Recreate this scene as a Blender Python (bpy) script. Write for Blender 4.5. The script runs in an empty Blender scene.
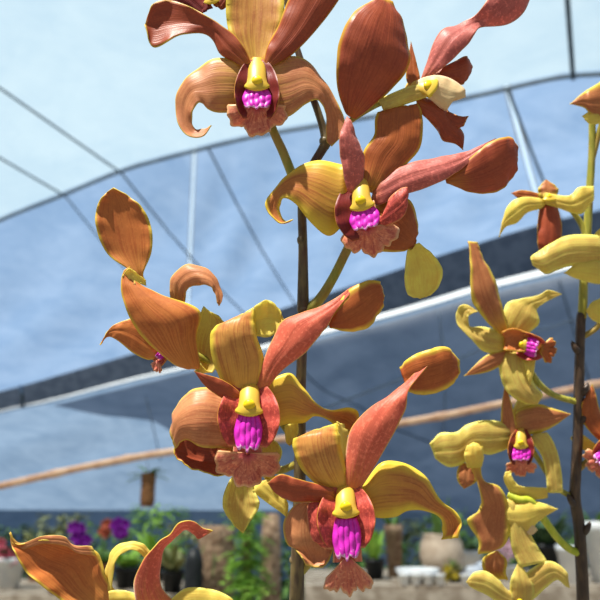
import bpy, bmesh, math, random
from mathutils import Vector, Matrix

random.seed(7)
S = bpy.context.scene
COL = S.collection
R = math.radians

# ------------------------------------------------------------------ camera, sky, sun, exposure
F = 724.0                      # focal length in pixels of the 600 px frame
CAM = Vector((0.0, 0.0, 1.35))
PITCH = R(16.0)
cd = bpy.data.cameras.new('camera')
cam = bpy.data.objects.new('camera', cd); COL.objects.link(cam)
cam.location = CAM
cam.rotation_euler = (R(90) + PITCH, 0, 0)
cd.sensor_width = 36.0
cd.lens = 36.0 * F / 600.0
cd.clip_start = 0.02
cd.clip_end = 200
cd.dof.use_dof = True
cd.dof.focus_distance = 0.257
cd.dof.aperture_fstop = 20.0
S.camera = cam

w = bpy.data.worlds.new('sky'); S.world = w; w.use_nodes = True
nt = w.node_tree
bgn = nt.nodes['Background']
bgn.inputs['Color'].default_value = (0.80, 0.90, 1.0, 1)
bgn.inputs['Strength'].default_value = 0.36

sd = bpy.data.lights.new('sun', 'SUN'); sd.energy = 9.6; sd.angle = R(1.0); sd.color = (1.0, 0.955, 0.87)
sun = bpy.data.objects.new('sun', sd); COL.objects.link(sun)
sun.location = (-2, -3, 6)
sun.rotation_euler = Vector((0.30, 0.36, -0.88)).to_track_quat('-Z', 'Y').to_euler()

S.view_settings.view_transform = 'Standard'
S.view_settings.look = 'None'
S.view_settings.gamma = 1.0
S.view_settings.use_curve_mapping = False
S.view_settings.exposure = 0.0

# ------------------------------------------------------------------ helpers
CP, SP = math.cos(PITCH), math.sin(PITCH)

def ray(px, py):
    x = (px - 300.0) / F; z = -(py - 300.0) / F
    return Vector((x, CP - SP * z, SP + CP * z))

def at(px, py, Y):
    """point seen at px,py whose distance along the camera axis is Y"""
    return CAM + ray(px, py) * Y

def lin(c):
    out = []
    for v in c:
        v = v / 255.0
        out.append(v / 12.92 if v <= 0.04045 else ((v + 0.055) / 1.055) ** 2.4)
    return (out[0], out[1], out[2], 1.0)

def tag(o, label=None, cat=None, group=None, kind=None):
    if label: o['label'] = label
    if cat: o['category'] = cat
    if group: o['group'] = group
    if kind: o['kind'] = kind
    return o

def empty(name, loc):
    o = bpy.data.objects.new(name, None); COL.objects.link(o); o.location = loc
    o.empty_display_size = 0.02
    return o

def mesh_obj(name, verts, faces, mats, parent=None, origin=None, uvs=None, smooth=True, idx=None, porigin=None):
    """one mesh object; verts in world space, origin in world space"""
    if origin is None:
        origin = Vector((0, 0, 0)) if parent is None else Vector(porigin)
    me = bpy.data.meshes.new(name)
    me.from_pydata([Vector(v) - origin for v in verts], [], faces)
    if not isinstance(mats, (list, tuple)): mats = [mats]
    for m in mats: me.materials.append(m)
    if idx:
        for p, i in zip(me.polygons, idx): p.material_index = i
    if smooth:
        for p in me.polygons: p.use_smooth = True
    if uvs:
        ul = me.uv_layers.new(name='UVMap')
        for p in me.polygons:
            for li, vi in zip(p.loop_indices, p.vertices):
                ul.data[li].uv = uvs[vi]
    me.update()
    o = bpy.data.objects.new(name, me); COL.objects.link(o)
    o['_o'] = tuple(origin)
    if parent is not None:
        o.parent = parent
        o.location = origin - Vector(parent['_o'])
    else:
        o.location = origin
    return o

class MB:
    """collects verts / faces / uvs"""
    def __init__(s): s.v = []; s.f = []; s.uv = []; s.mi = []
    def grid(s, rows, uvrows, closed=False, mi=0):
        b = len(s.v); n = len(rows[0])
        for r, u in zip(rows, uvrows):
            s.v += [Vector(p) for p in r]; s.uv += list(u)
        for i in range(len(rows) - 1):
            for j in range(n if closed else n - 1):
                k = (j + 1) % n
                s.f.append((b + i*n + j, b + i*n + k, b + (i+1)*n + k, b + (i+1)*n + j)); s.mi.append(mi)
    def tube(s, pts, rad, n=10, cap=True, mi=0):
        pts = [Vector(p) for p in pts]
        if not isinstance(rad, (list, tuple)): rad = [rad] * len(pts)
        b = len(s.v); up = None
        for i, p in enumerate(pts):
            t = (pts[min(i+1, len(pts)-1)] - pts[max(i-1, 0)])
            if t.length < 1e-9: t = Vector((0, 0, 1))
            t.normalize()
            if up is None:
                up = t.orthogonal().normalized()
            else:
                up = (up - t * up.dot(t))
                up = up.normalized() if up.length > 1e-6 else t.orthogonal().normalized()
            sd_ = t.cross(up)
            for k in range(n):
                a = 2*math.pi*k/n
                s.v.append(p + (up*math.cos(a) + sd_*math.sin(a)) * rad[i]); s.uv.append((i/(len(pts)-1), k/n))
        for i in range(len(pts)-1):
            for k in range(n):
                q = (k+1) % n
                s.f.append((b+i*n+k, b+i*n+q, b+(i+1)*n+q, b+(i+1)*n+k)); s.mi.append(mi)
        if cap:
            s.f.append(tuple(b+k for k in reversed(range(n)))); s.mi.append(mi)
            e = b+(len(pts)-1)*n
            s.f.append(tuple(e+k for k in range(n))); s.mi.append(mi)
    def lathe(s, c, prof, n=20, mi=0):
        """prof: (radius, height) list around vertical axis at c"""
        c = Vector(c); rows = []; uv = []
        for i, (r, h) in enumerate(prof):
            rows.append([c + Vector((r*math.cos(2*math.pi*k/n), r*math.sin(2*math.pi*k/n), h)) for k in range(n)])
            uv.append([(i/(len(prof)-1), k/n) for k in range(n)])
        s.grid(rows, uv, closed=True, mi=mi)
    def box(s, c, size, rz=0.0, mi=0):
        c = Vector(c); b = len(s.v); m = Matrix.Rotation(rz, 3, 'Z')
        for dx in (-.5, .5):
            for dy in (-.5, .5):
                for dz in (-.5, .5):
                    s.v.append(c + m @ Vector((dx*size[0], dy*size[1], dz*size[2]))); s.uv.append((dx+.5, dz+.5))
        for q in ((0,1,3,2), (4,6,7,5), (0,4,5,1), (2,3,7,6), (0,2,6,4), (1,5,7,3)):
            s.f.append(tuple(b+i for i in q)); s.mi.append(mi)
    def build(s, name, mats, parent=None, origin=None, smooth=True):
        return mesh_obj(name, s.v, s.f, mats, parent, origin, s.uv, smooth, s.mi, None if parent is None else parent['_o'])

def cr(p0, p1, p2, p3, t):
    return 0.5*((2*p1) + (p2-p0)*t + (2*p0-5*p1+4*p2-p3)*t*t + (3*p1-p0-3*p2+p3)*t*t*t)

def spline(pts, per=6):
    """Catmull-Rom through a list of numbers or vectors"""
    out = []; n = len(pts)
    for i in range(n-1):
        p0 = pts[i-1] if i > 0 else pts[0]*2 - pts[1]
        p3 = pts[i+2] if i+2 < n else pts[n-1]*2 - pts[n-2]
        for k in range(per):
            out.append(cr(p0, pts[i], pts[i+1], p3, k/per))
    out.append(pts[-1])
    return out

# ------------------------------------------------------------------ materials
def new_mat(name):
    m = bpy.data.materials.new(name); m.use_nodes = True
    t = m.node_tree; t.nodes.clear()
    return m, t, t.nodes, t.links

def N(t, typ, **kw):
    n = t.nodes.new(typ)
    for k, v in kw.items(): setattr(n, k, v)
    return n

def mixc(t, fac, a, b):
    n = N(t, 'ShaderNodeMix', data_type='RGBA')
    for sock, v in ((n.inputs[0], fac), (n.inputs[6], a), (n.inputs[7], b)):
        if isinstance(v, bpy.types.NodeSocket): t.links.new(v, sock)
        else: sock.default_value = v
    return n.outputs[2]

def math_n(t, op, a, b=0.0, clamp=False):
    n = N(t, 'ShaderNodeMath', operation=op); n.use_clamp = clamp
    for sock, v in ((n.inputs[0], a), (n.inputs[1], b)):
        if isinstance(v, bpy.types.NodeSocket): t.links.new(v, sock)
        else: sock.default_value = v
    return n.outputs[0]

def ramp01(t, v, a, b):
    n = N(t, 'ShaderNodeMapRange', interpolation_type='SMOOTHSTEP')
    t.links.new(v, n.inputs[0]); n.inputs[1].default_value = a; n.inputs[2].default_value = b
    return n.outputs[0]

def finish(t, col, rough=0.5, spec=0.3, trans=0.0, bump=None, bstr=0.2, bdist=0.001, tcol=None, sheen=0.0):
    p = N(t, 'ShaderNodeBsdfPrincipled')
    if isinstance(col, bpy.types.NodeSocket): t.links.new(col, p.inputs['Base Color'])
    else: p.inputs['Base Color'].default_value = col
    p.inputs['Roughness'].default_value = rough
    p.inputs['Specular IOR Level'].default_value = spec
    if sheen:
        p.inputs['Sheen Weight'].default_value = sheen
    if bump is not None:
        b = N(t, 'ShaderNodeBump'); b.inputs['Strength'].default_value = bstr; b.inputs['Distance'].default_value = bdist
        t.links.new(bump, b.inputs['Height']); t.links.new(b.outputs[0], p.inputs['Normal'])
    out = N(t, 'ShaderNodeOutputMaterial')
    if trans > 0:
        tr = N(t, 'ShaderNodeBsdfTranslucent')
        c = tcol if tcol is not None else col
        if isinstance(c, bpy.types.NodeSocket): t.links.new(c, tr.inputs['Color'])
        else: tr.inputs['Color'].default_value = c
        mx = N(t, 'ShaderNodeMixShader'); mx.inputs[0].default_value = trans
        t.links.new(p.outputs[0], mx.inputs[1]); t.links.new(tr.outputs[0], mx.inputs[2])
        t.links.new(mx.outputs[0], out.inputs[0])
    else:
        t.links.new(p.outputs[0], out.inputs[0])

def simple(name, c, c2=None, rough=0.6, scale=20.0, trans=0.0, spec=0.3, bstr=0.0, bdist=0.002):
    m, t, n, l = new_mat(name)
    col = lin(c); h = None
    if c2:
        tc = N(t, 'ShaderNodeTexCoord')
        nz = N(t, 'ShaderNodeTexNoise'); nz.inputs['Scale'].default_value = scale; nz.inputs['Detail'].default_value = 4
        l.new(tc.outputs['Object'], nz.inputs['Vector'])
        f = ramp01(t, nz.outputs[0], 0.35, 0.65)
        col = mixc(t, f, lin(c), lin(c2)); h = nz.outputs[0]
    finish(t, col, rough, spec, trans, h if bstr else None, bstr, bdist)
    return m

def petal_mat(name, body, base, edge, vein, ew=0.10, vs=0.5, base_end=0.30, trans=0.28, freq=15.0, tip=0.94, rough=0.42, speck=0.15, sheen=0.0, bw=0.0):
    m, t, n, l = new_mat(name)
    uv = N(t, 'ShaderNodeUVMap'); sx = N(t, 'ShaderNodeSeparateXYZ'); l.new(uv.outputs[0], sx.inputs[0])
    u, v = sx.outputs[0], sx.outputs[1]
    cx = N(t, 'ShaderNodeCombineXYZ')
    l.new(math_n(t, 'MULTIPLY', u, 3.2), cx.inputs[0]); l.new(math_n(t, 'MULTIPLY', v, freq*2.2), cx.inputs[1])
    oi = N(t, 'ShaderNodeObjectInfo'); l.new(math_n(t, 'MULTIPLY', oi.outputs['Random'], 40.0), cx.inputs[2])
    nz = N(t, 'ShaderNodeTexNoise'); nz.inputs['Scale'].default_value = 1.0; nz.inputs['Detail'].default_value = 3.0
    l.new(cx.outputs[0], nz.inputs['Vector'])
    vf = ramp01(t, nz.outputs[0], 0.47, 0.63)
    tc = N(t, 'ShaderNodeTexCoord')
    nf = N(t, 'ShaderNodeTexNoise'); nf.inputs['Scale'].default_value = 900.0; nf.inputs['Detail'].default_value = 3
    l.new(tc.outputs['Object'], nf.inputs['Vector'])
    nb = N(t, 'ShaderNodeTexNoise'); nb.inputs['Scale'].default_value = 130.0; nb.inputs['Detail'].default_value = 2
    l.new(tc.outputs['Object'], nb.inputs['Vector'])
    patch = ramp01(t, nb.outputs[0], 0.30, 0.72)
    blush = math_n(t, 'MULTIPLY', patch, 0.35)
    bcol = mixc(t, blush, lin(body), lin(vein))
    col = mixc(t, math_n(t, 'MULTIPLY', vf, vs*0.75), bcol, lin(vein))
    fs = math_n(t, 'MULTIPLY', ramp01(t, nf.outputs[0], 0.48, 0.70), speck)
    col = mixc(t, fs, col, lin([min(255, x*1.18+12) for x in body]))
    # yellowish throat of the petal
    ub = math_n(t, 'ADD', u, math_n(t, 'MULTIPLY', math_n(t, 'SUBTRACT', nz.outputs[0], 0.5), 0.35))
    tb = math_n(t, 'SUBTRACT', 1.0, ramp01(t, ub, 0.0, base_end))
    col = mixc(t, tb, col, lin(base))
    # yellow margin, of uneven width
    e = math_n(t, 'ABSOLUTE', math_n(t, 'SUBTRACT', math_n(t, 'MULTIPLY', v, 2.0), 1.0))
    e = math_n(t, 'ADD', e, math_n(t, 'MULTIPLY', math_n(t, 'SUBTRACT', nb.outputs[0], 0.5), ew*1.6))
    te = ramp01(t, e, 1.0 - ew*2.2, 1.0)
    tt = ramp01(t, u, tip, 1.0)
    te = math_n(t, 'MAXIMUM', te, tt)
    col = mixc(t, te, col, lin(edge))
    hb = math_n(t, 'ADD', math_n(t, 'MULTIPLY', nz.outputs[0], 1.0), math_n(t, 'MULTIPLY', nf.outputs[0], 0.25))
    finish(t, col, rough, 0.35, trans, hb, 0.22, 0.0007, sheen=sheen)
    return m

YEL = (228, 204, 92)
P_RUSSET = petal_mat('petal russet', (180, 88, 56), (198, 124, 54), (214, 168, 62), (136, 54, 40), ew=0.05, vs=0.45)
P_CORAL = petal_mat('petal coral', (224, 112, 84), (220, 146, 70), (232, 184, 74), (192, 74, 58), ew=0.035, vs=0.4, base_end=0.28, speck=0.6, sheen=0.25)
P_GOLD = petal_mat('petal gold', (222, 162, 84), (234, 192, 84), (236, 214, 78), (172, 88, 52), ew=0.13, vs=0.65, freq=11, base_end=0.55)
P_GOLD2 = petal_mat('petal gold with broad yellow margin', (214, 142, 72), (232, 190, 72), (238, 210, 72), (168, 80, 50), ew=0.26, vs=0.6, freq=11, base_end=0.5)
P_TAN = petal_mat('petal tan', (216, 148, 98), (226, 178, 80), (226, 196, 92), (180, 98, 68), ew=0.05, vs=0.55)
P_AMBER = petal_mat('petal amber', (210, 128, 66), (228, 164, 84), (236, 204, 76), (168, 80, 42), ew=0.06, vs=0.5, base_end=0.42)
P_SAIL = petal_mat('petal amber reverse', (192, 108, 54), (184, 94, 46), (234, 206, 76), (152, 66, 36), ew=0.15, vs=0.5, tip=0.90)
P_ROSE = petal_mat('petal rose', (206, 112, 100), (208, 130, 80), (216, 152, 92), (166, 66, 64), ew=0.03, vs=0.45, speck=0.6, base_end=0.2, sheen=0.3)
P_YELLOW = petal_mat('petal yellow', (244, 226, 112), (232, 212, 94), (250, 240, 126), (226, 180, 84), ew=0.10, vs=0.35, trans=0.4)
P_OLIVE = petal_mat('petal olive', (230, 212, 112), (220, 198, 92), (246, 238, 128), (200, 140, 80), ew=0.14, vs=0.55, trans=0.4)
P_BROWN = petal_mat('petal brown', (206, 138, 88), (230, 204, 72), (232, 212, 82), (168, 88, 58), ew=0.16, vs=0.55, base_end=0.40, trans=0.35)
P_RUST2 = petal_mat('petal rust', (190, 106, 54), (206, 156, 58), (224, 192, 62), (150, 70, 40), ew=0.07, vs=0.5)
P_MAROON = petal_mat('petal maroon', (142, 52, 46), (156, 68, 46), (170, 92, 62), (104, 32, 38), ew=0.04, vs=0.5, base_end=0.1)
P_RED = petal_mat('lip red', (206, 92, 76), (212, 116, 74), (224, 150, 104), (150, 44, 54), ew=0.06, vs=0.75, freq=22, base_end=0.12, speck=0.7)
P_CREAM = petal_mat('petal cream', (236, 212, 160), (228, 204, 92), (240, 208, 172), (230, 186, 140), ew=0.10, vs=0.4)
P_LIP = petal_mat('lip salmon', (234, 144, 108), (218, 96, 100), (236, 182, 128), (178, 64, 66), ew=0.06, vs=0.75, freq=18, base_end=0.35, tip=0.86, speck=0.6, sheen=0.2)
M_RIM = simple('petal rim', YEL, rough=0.5, trans=0.35)
M_RIM2 = simple('petal rim amber', (206, 140, 62), rough=0.5, trans=0.35)

def callus_mat():
    m, t, n, l = new_mat('callus magenta')
    uv = N(t, 'ShaderNodeUVMap'); sx = N(t, 'ShaderNodeSeparateXYZ'); l.new(uv.outputs[0], sx.inputs[0])
    nz = N(t, 'ShaderNodeTexNoise'); nz.inputs['Scale'].default_value = 9; l.new(uv.outputs[0], nz.inputs['Vector'])
    f = ramp01(t, math_n(t, 'ADD', sx.outputs[0], math_n(t, 'MULTIPLY', math_n(t, 'SUBTRACT', nz.outputs[0], .5), .6)), 0.86, 1.06)
    c = mixc(t, nz.outputs[0], lin((206, 14, 176)), lin((236, 70, 214)))
    c = mixc(t, f, c, lin((250, 214, 240)))
    finish(t, c, 0.4, 0.4, 0.2)
    return m
M_CALLUS = callus_mat()

def column_mat():
    m, t, n, l = new_mat('column yellow')
    uv = N(t, 'ShaderNodeUVMap'); sx = N(t, 'ShaderNodeSeparateXYZ'); l.new(uv.outputs[0], sx.inputs[0])
    f = ramp01(t, sx.outputs[0], 0.45, 0.85)
    c = mixc(t, f, lin((222, 182, 70)), lin((246, 224, 64)))
    f2 = ramp01(t, sx.outputs[0], 0.86, 0.97)
    c = mixc(t, f2, c, lin((246, 228, 140)))
    finish(t, c, 0.4, 0.4, 0.2)
    return m
M_COLUMN = column_mat()
M_ANTHER = simple('anther yellow', (246, 222, 30), (232, 196, 30), rough=0.35, scale=300)
M_THROAT = simple('column underside', (190, 140, 70), (150, 60, 60), rough=0.5, scale=400)

def stem_mat(name, a, b, c):
    m, t, n, l = new_mat(name)
    tc = N(t, 'ShaderNodeTexCoord')
    mp = N(t, 'ShaderNodeMapping'); mp.inputs['Scale'].default_value = (1, 1, 0.18); l.new(tc.outputs['Object'], mp.inputs[0])
    nz = N(t, 'ShaderNodeTexNoise'); nz.inputs['Scale'].default_value = 420; nz.inputs['Detail'].default_value = 4; l.new(mp.outputs[0], nz.inputs['Vector'])
    nb = N(t, 'ShaderNodeTexNoise'); nb.inputs['Scale'].default_value = 60; l.new(tc.outputs['Object'], nb.inputs['Vector'])
    col = mixc(t, ramp01(t, nz.outputs[0], .35, .65), lin(a), lin(b))
    col = mixc(t, math_n(t, 'MULTIPLY', ramp01(t, nb.outputs[0], .5, .7), .7), col, lin(c))
    finish(t, col, 0.45, 0.4, 0, nz.outputs[0], 0.4, 0.0006)
    return m
M_STEM = stem_mat('stem bark', (74, 60, 42), (106, 92, 58), (88, 58, 50))
M_STEM_DK = stem_mat('stem dark bark', (58, 44, 36), (82, 64, 48), (50, 38, 34))
M_PEDICEL = stem_mat('pedicel green', (140, 140, 50), (166, 158, 66), (150, 116, 58))
M_PEDICEL_L = stem_mat('pedicel lime', (164, 176, 40), (188, 192, 60), (150, 160, 44))

# ------------------------------------------------------------------ petals
class Flower:
    """a flower of a spray: its pixel-like working units are real lengths at the spray's own distance"""
    def __init__(self, spray, D, fd, centre, name='flower', label=None):
        self.D = D; self.fd = fd; self.spray = spray
        self.c = centre
        self.o = None; self.name = name; self.label = label
        self.origin = self.W(centre[0], centre[1], 0)
    def W(self, x, y, d):
        return at(x, y, self.D * (1 - (d + self.fd) / F))
    def core(self, mb, mats):
        self.o = mb.build(self.name, mats, self.spray, self.origin)
        if self.label: self.o['label'] = self.label
        return self.o

def ribbon(mb, fl, rows, de=-15, d=None, t=0.0, b=5.0, ruf=1.3, per=7, nx=13, ph=0.0, d0=0.0, mi=0, root=True):
    """rows: (Lx,Ly,Rx,Ry) or (Lx,Ly,Mx,My,Rx,Ry) or (x,y) tip.  L lies left of the travel direction.
       d: depth of each row towards the viewer; t: tilt (R minus L, half); b: bulge of the inner face"""
    if mi: root = False
    if root and len(rows[0]) >= 4:
        r = rows[0]; mx, my = (r[0]+r[-2])/2, (r[1]+r[-1])/2
        vx, vy = fl.c[0]-mx, fl.c[1]-my; dist = math.hypot(vx, vy)
        if dist > 3:
            k = min(11.0, dist*0.7)/dist; hx, hy = (r[-2]-r[0])*0.22, (r[-1]-r[1])*0.22
            cx_, cy_ = mx+vx*k, my+vy*k
            rows = [(cx_-hx, cy_-hy, cx_+hx, cy_+hy)] + list(rows)
            if d is not None: d = [d[0]-5] + list(d)
            if isinstance(t, (list, tuple)): t = [0] + list(t)
            if isinstance(b, (list, tuple)): b = [1] + list(b)
    n = len(rows)
    if d is None: d = [d0 + (de-d0)*(i/(n-1))**1.4 for i in range(n)]
    tt = t if isinstance(t, (list, tuple)) else [t]*n
    bb = b if isinstance(b, (list, tuple)) else [b]*n
    Ls, Ms, Rs = [], [], []
    for i, r in enumerate(rows):
        if len(r) == 2: L = Rr = Vector((r[0], r[1])); M = None
        elif len(r) == 4: L = Vector(r[:2]); Rr = Vector(r[2:]); M = None
        else: L = Vector(r[:2]); M = Vector(r[2:4]); Rr = Vector(r[4:])
        L3 = Vector((L.x, -L.y, d[i]-tt[i])); R3 = Vector((Rr.x, -Rr.y, d[i]+tt[i]))
        Ls.append(L3); Rs.append(R3)
        if M is None:
            Ms.append(((L3+R3)/2, bb[i]))
        else:
            Ms.append((Vector((M.x, -M.y, d[i]+bb[i])), 0.0))
    # bulge along the local normal
    M3 = []
    for i in range(n):
        m, bl = Ms[i]
        if bl:
            a = Ls[min(i+1, n-1)] + Rs[min(i+1, n-1)] - Ls[max(i-1, 0)] - Rs[max(i-1, 0)]
            ac = Rs[i] - Ls[i]
            if ac.length < 1e-4 and i > 0: ac = Rs[i-1] - Ls[i-1]
            nn = ac.cross(a)
            if nn.length > 1e-6:
                nn.normalize(); wd = (Rs[i]-Ls[i]).length
                m = m + nn * bl * min(1.0, wd/25.0)
        M3.append(m)
    L = spline(Ls, per); M = spline(M3, per); Q = spline(Rs, per)
    out = []; uvs = []; nr = len(L)
    for i in range(nr):
        u = i/(nr-1)
        c = M[i]*2 - (L[i]+Q[i])*0.5          # bezier control through the middle
        row = []; ur = []
        ac = (Q[i]-L[i]); al = (M[min(i+1, nr-1)] - M[max(i-1, 0)])
        nn = ac.cross(al)
        nn = nn.normalized() if nn.length > 1e-6 else Vector((0, 0, 1))
        wd = ac.length
        for j in range(nx):
            s = j/(nx-1)
            p = L[i]*(1-s)**2 + c*2*s*(1-s) + Q[i]*s*s
            e = abs(2*s-1)
            if ruf:
                k = ruf*e*e*min(1, wd/20)
                p = p + nn*k*(math.sin(u*21 + ph + (2.1 if s > .5 else 0)) + 0.6*math.sin(u*47+ph*2+s*3)) \
                      - nn*0.25*ruf*math.exp(-((s-.5)/.07)**2)*min(1, wd/20)*3
            row.append(fl.W(p.x, -p.y, p.z)); ur.append((u, s))
        out.append(row); uvs.append(ur)
    mb.grid(out, uvs, mi=mi)

def petal(fl, name, mat, ribbons, rim=None, back=None, th=1.1, label=None, sail=None):
    mb = MB()
    for k, (rows, kw) in enumerate(ribbons):
        ribbon(mb, fl, rows, ph=random.random()*6, **kw)
    c = Vector((0, 0, 0))
    org = mb.v[len(mb.v)//2].copy()
    o = mb.build(name, [mat, back or mat, rim or M_RIM] + ([sail, sail, rim or M_RIM] if sail else []), fl.o, org)
    md = o.modifiers.new('thickness', 'SOLIDIFY')
    md.thickness = th * fl.D / F; md.offset = -1.0
    md.material_offset = 1; md.material_offset_rim = 2
    if label: o['label'] = label
    return o

def P(fl, name, mat, rows, rim=None, back=None, label=None, **kw):
    return petal(fl, name, mat, [(rows, kw)], rim, back, label=label)

def local(fl, cx, cy, s, roll=0, yaw=0, pitch=0, d=0):
    m = Matrix.Rotation(R(roll), 3, 'Z') @ Matrix.Rotation(R(yaw), 3, 'Y') @ Matrix.Rotation(R(pitch), 3, 'X')
    def f(x, y, z):
        p = m @ Vector((x*s, y*s, z*s))
        return fl.W(cx + p.x, cy - p.y, d + p.z)
    return f

def column(fl, f):
    """hooded column: lofted body that is the flower's own mesh, plus ovary behind"""
    mb = MB(); rows = []; uv = []
    prof = [(34, -16, 5, 5), (27, -9, 9, 8), (20, -2, 10.5, 9), (12, 4, 11, 9), (6, 8, 12, 8.5), (1, 11, 14.5, 7), (-1.5, 11.5, 15.2, 5.5), (-2, 10, 13, 4), (-0.5, 8, 8, 2)]
    n = 20
    for i, (y, d, rx, rd) in enumerate(prof):
        r = []; ur = []
        for k in range(n):
            a = 2*math.pi*k/n
            yy = y + (2.2*math.cos(2*a) if i >= 5 else 0)
            r.append(f(rx*math.cos(a), yy, d + rd*math.sin(a))); ur.append((i/(len(prof)-1), k/n))
        rows.append(r); uv.append(ur)
    mb.grid(rows, uv, closed=True)
    b = len(mb.v); mb.v.append(f(0, 1, 6)); mb.uv.append((1, 0))
    last = b - n
    for k in range(n):
        mb.f.append((last+k, last+(k+1) % n, b)); mb.mi.append(0)
    fl.core(mb, [M_COLUMN])
    # anther cap: a small rounded knob at the front
    m2 = MB(); rows = []; uv = []
    for i in range(9):
        th = math.pi*i/8
        rr = math.sin(th)
        rows.append([f(6.5*rr*math.cos(2*math.pi*k/14), 8.5 + 6.0*math.cos(th), 14 + 4.0*rr*math.sin(2*math.pi*k/14)) for k in range(14)])
        uv.append([(i/8, k/14) for k in range(14)])
    m2.grid(rows, uv, closed=True)
    m2.build('anther_cap', M_ANTHER, fl.o, f(0, 8, 15))['label'] = 'bright yellow anther cap'

def tri_fan(mb, f, cx, cy, r, a0, a1, n=49, m=11, lobes=True, ruf=3.0, d0=0, drop=8, seed=0):
    """frilled apron of the lip fanning downward from cx,cy"""
    rows = []; uv = []
    rnd = random.Random(seed)
    ph = rnd.random()*6
    for j in range(m):
        q = j/(m-1); row = []; ur = []
        for i in range(n):
            s = i/(n-1); a = R(a0 + (a1-a0)*s)
            lob = 1.0
            if lobes:
                lob = 0.80 + 0.18*abs(math.sin(s*math.pi*3 + 0.0))**0.7 + 0.035*math.sin(s*31+ph) + 0.03*math.sin(s*57+ph*2)
            rr = (3 + (r*lob - 3)*q)
            x = cx + rr*math.sin(a); y = cy - rr*math.cos(a)
            z = d0 - drop*q*q + ruf*q*q*(math.sin(s*13+ph) + .5*math.sin(s*27+q*5)) + 2.0*math.sin(q*9)*(1-abs(2*s-1))
            row.append(f(x, y, z)); ur.append((q, s))
        rows.append(row); uv.append(ur)
    mb.grid(rows, uv)

def lip(fl, f, seed=0, mat=None, apron=42, span=72, cy=-30, callus=(-2, -40, 12), side=1.0, sides=(1, 1), smat=None, hair=True):
    # apron
    mb = MB(); tri_fan(mb, f, 0, cy, apron, -span, span, seed=seed, d0=12)
    # channel joining the column foot to the apron
    rows = []; uv = []
    for i in range(7):
        q = i/6; row = []; ur = []
        for k in range(11):
            s = k/10; x = (s*2-1)*(13 + 3*q)
            row.append(f(x, 4 + (cy-8-4)*q, -6 + 17*q + 5*(2*s-1)**2*(1-q))); ur.append((0.1+0.15*q, s))
        rows.append(row); uv.append(ur)
    mb.grid(rows, uv)
    lo = mb.build('lip', [mat or P_LIP, mat or P_LIP, M_RIM2], fl.o, f(0, cy, 12))
    md = lo.modifiers.new('thickness', 'SOLIDIFY'); md.thickness = 1.0*fl.D/F; md.offset = 0; md.material_offset_rim = 2
    lo['label'] = 'frilled salmon lip'
    # magenta ridged callus
    mb = MB(); rows = []; uv = []
    y0, y1, hw = callus
    m = 14; n = 29
    for i in range(m):
        q = i/(m-1); row = []; ur = []
        wdt = hw*(0.80 + 0.35*math.sin(q*math.pi*.9))
        for k in range(n):
            s = k/(n-1)
            rd = abs(math.sin(s*math.pi*5.0))
            z = 8 + 10*q + 2.6*rd*(0.7+0.3*math.sin(q*14+s*9)) + 4*math.sin(s*math.pi)
            yy = y0 + (y1-y0)*(q*(1 - 0.05*(1-rd) - 0.10*abs(2*s-1) + 0.05*math.sin(s*17)))
            row.append(f((s*2-1)*wdt, yy, z)); ur.append((q, s))
        rows.append(row); uv.append(ur)
    mb.grid(rows, uv)
    co = mb.build('callus', [M_CALLUS], fl.o, f(0, y0, 10))
    md = co.modifiers.new('thickness', 'SOLIDIFY'); md.thickness = 1.5*fl.D/F; md.offset = -1
    co['label'] = 'bright magenta ridged callus'
    # upright side lobes
    for sg in (-1, 1):
        if not sides[0 if sg < 0 else 1]: continue
        mb = MB(); rows = []; uv = []
        prof = [(31, 4, 15, -9), (20, 5, 25, -4), (8, 7, 31, 2), (-5, 8, 33, 6), (-16, 10, 31, 9), (-27, 11, 27, 11), (-36, 12, 20, 12)]
        pr = [Vector(p) for p in prof]
        pr = spline([Vector((p[0], p[1], p[2])) for p in prof], 4)
        dz = spline([p[3] for p in prof], 4)
        for i, (pv, z) in enumerate(zip(pr, dz)):
            q = i/(len(pr)-1); row = []; ur = []
            for k in range(9):
                s = k/8; x = pv.y + (pv.z*side - pv.y)*s
                row.append(f(sg*x, pv.x, z + 14*s*s*math.sin(q*math.pi) + 1.2*s*math.sin(q*23)))
                ur.append((q, s*0.9+.05))
            if sg > 0: row.reverse(); ur.reverse()
            rows.append(row); uv.append(ur)
        mb.grid(rows, uv)
        so = mb.build('side_lobe', [smat or P_RED, smat or P_RED, M_RIM2], fl.o, f(sg*20, 0, 5))
        md = so.modifiers.new('thickness', 'SOLIDIFY'); md.thickness = 0.9*fl.D/F; md.offset = 0; md.material_offset_rim = 2

def stalk(name, parent, W, pts, rad, D, mat, label=None, per=8, n=12):
    P3 = spline([Vector(p) for p in pts], per)
    rr = spline([float(r) for r in (rad if isinstance(rad, (list, tuple)) else [rad]*len(pts))], per)
    mb = MB(); mb.tube([W(p.x, p.y, p.z) for p in P3], [r*D/F for r in rr], n)
    o = mb.build(name, [mat], parent, W(*pts[0]))
    if label: o['label'] = label
    return o

# ------------------------------------------------------------------ greenhouse shell
YAW = R(22)
AX = Vector((math.sin(YAW), math.cos(YAW), 0))

def on_plane(px, py, k):
    r = ray(px, py)
    return CAM + r * (k / r.dot(AX))

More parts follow.
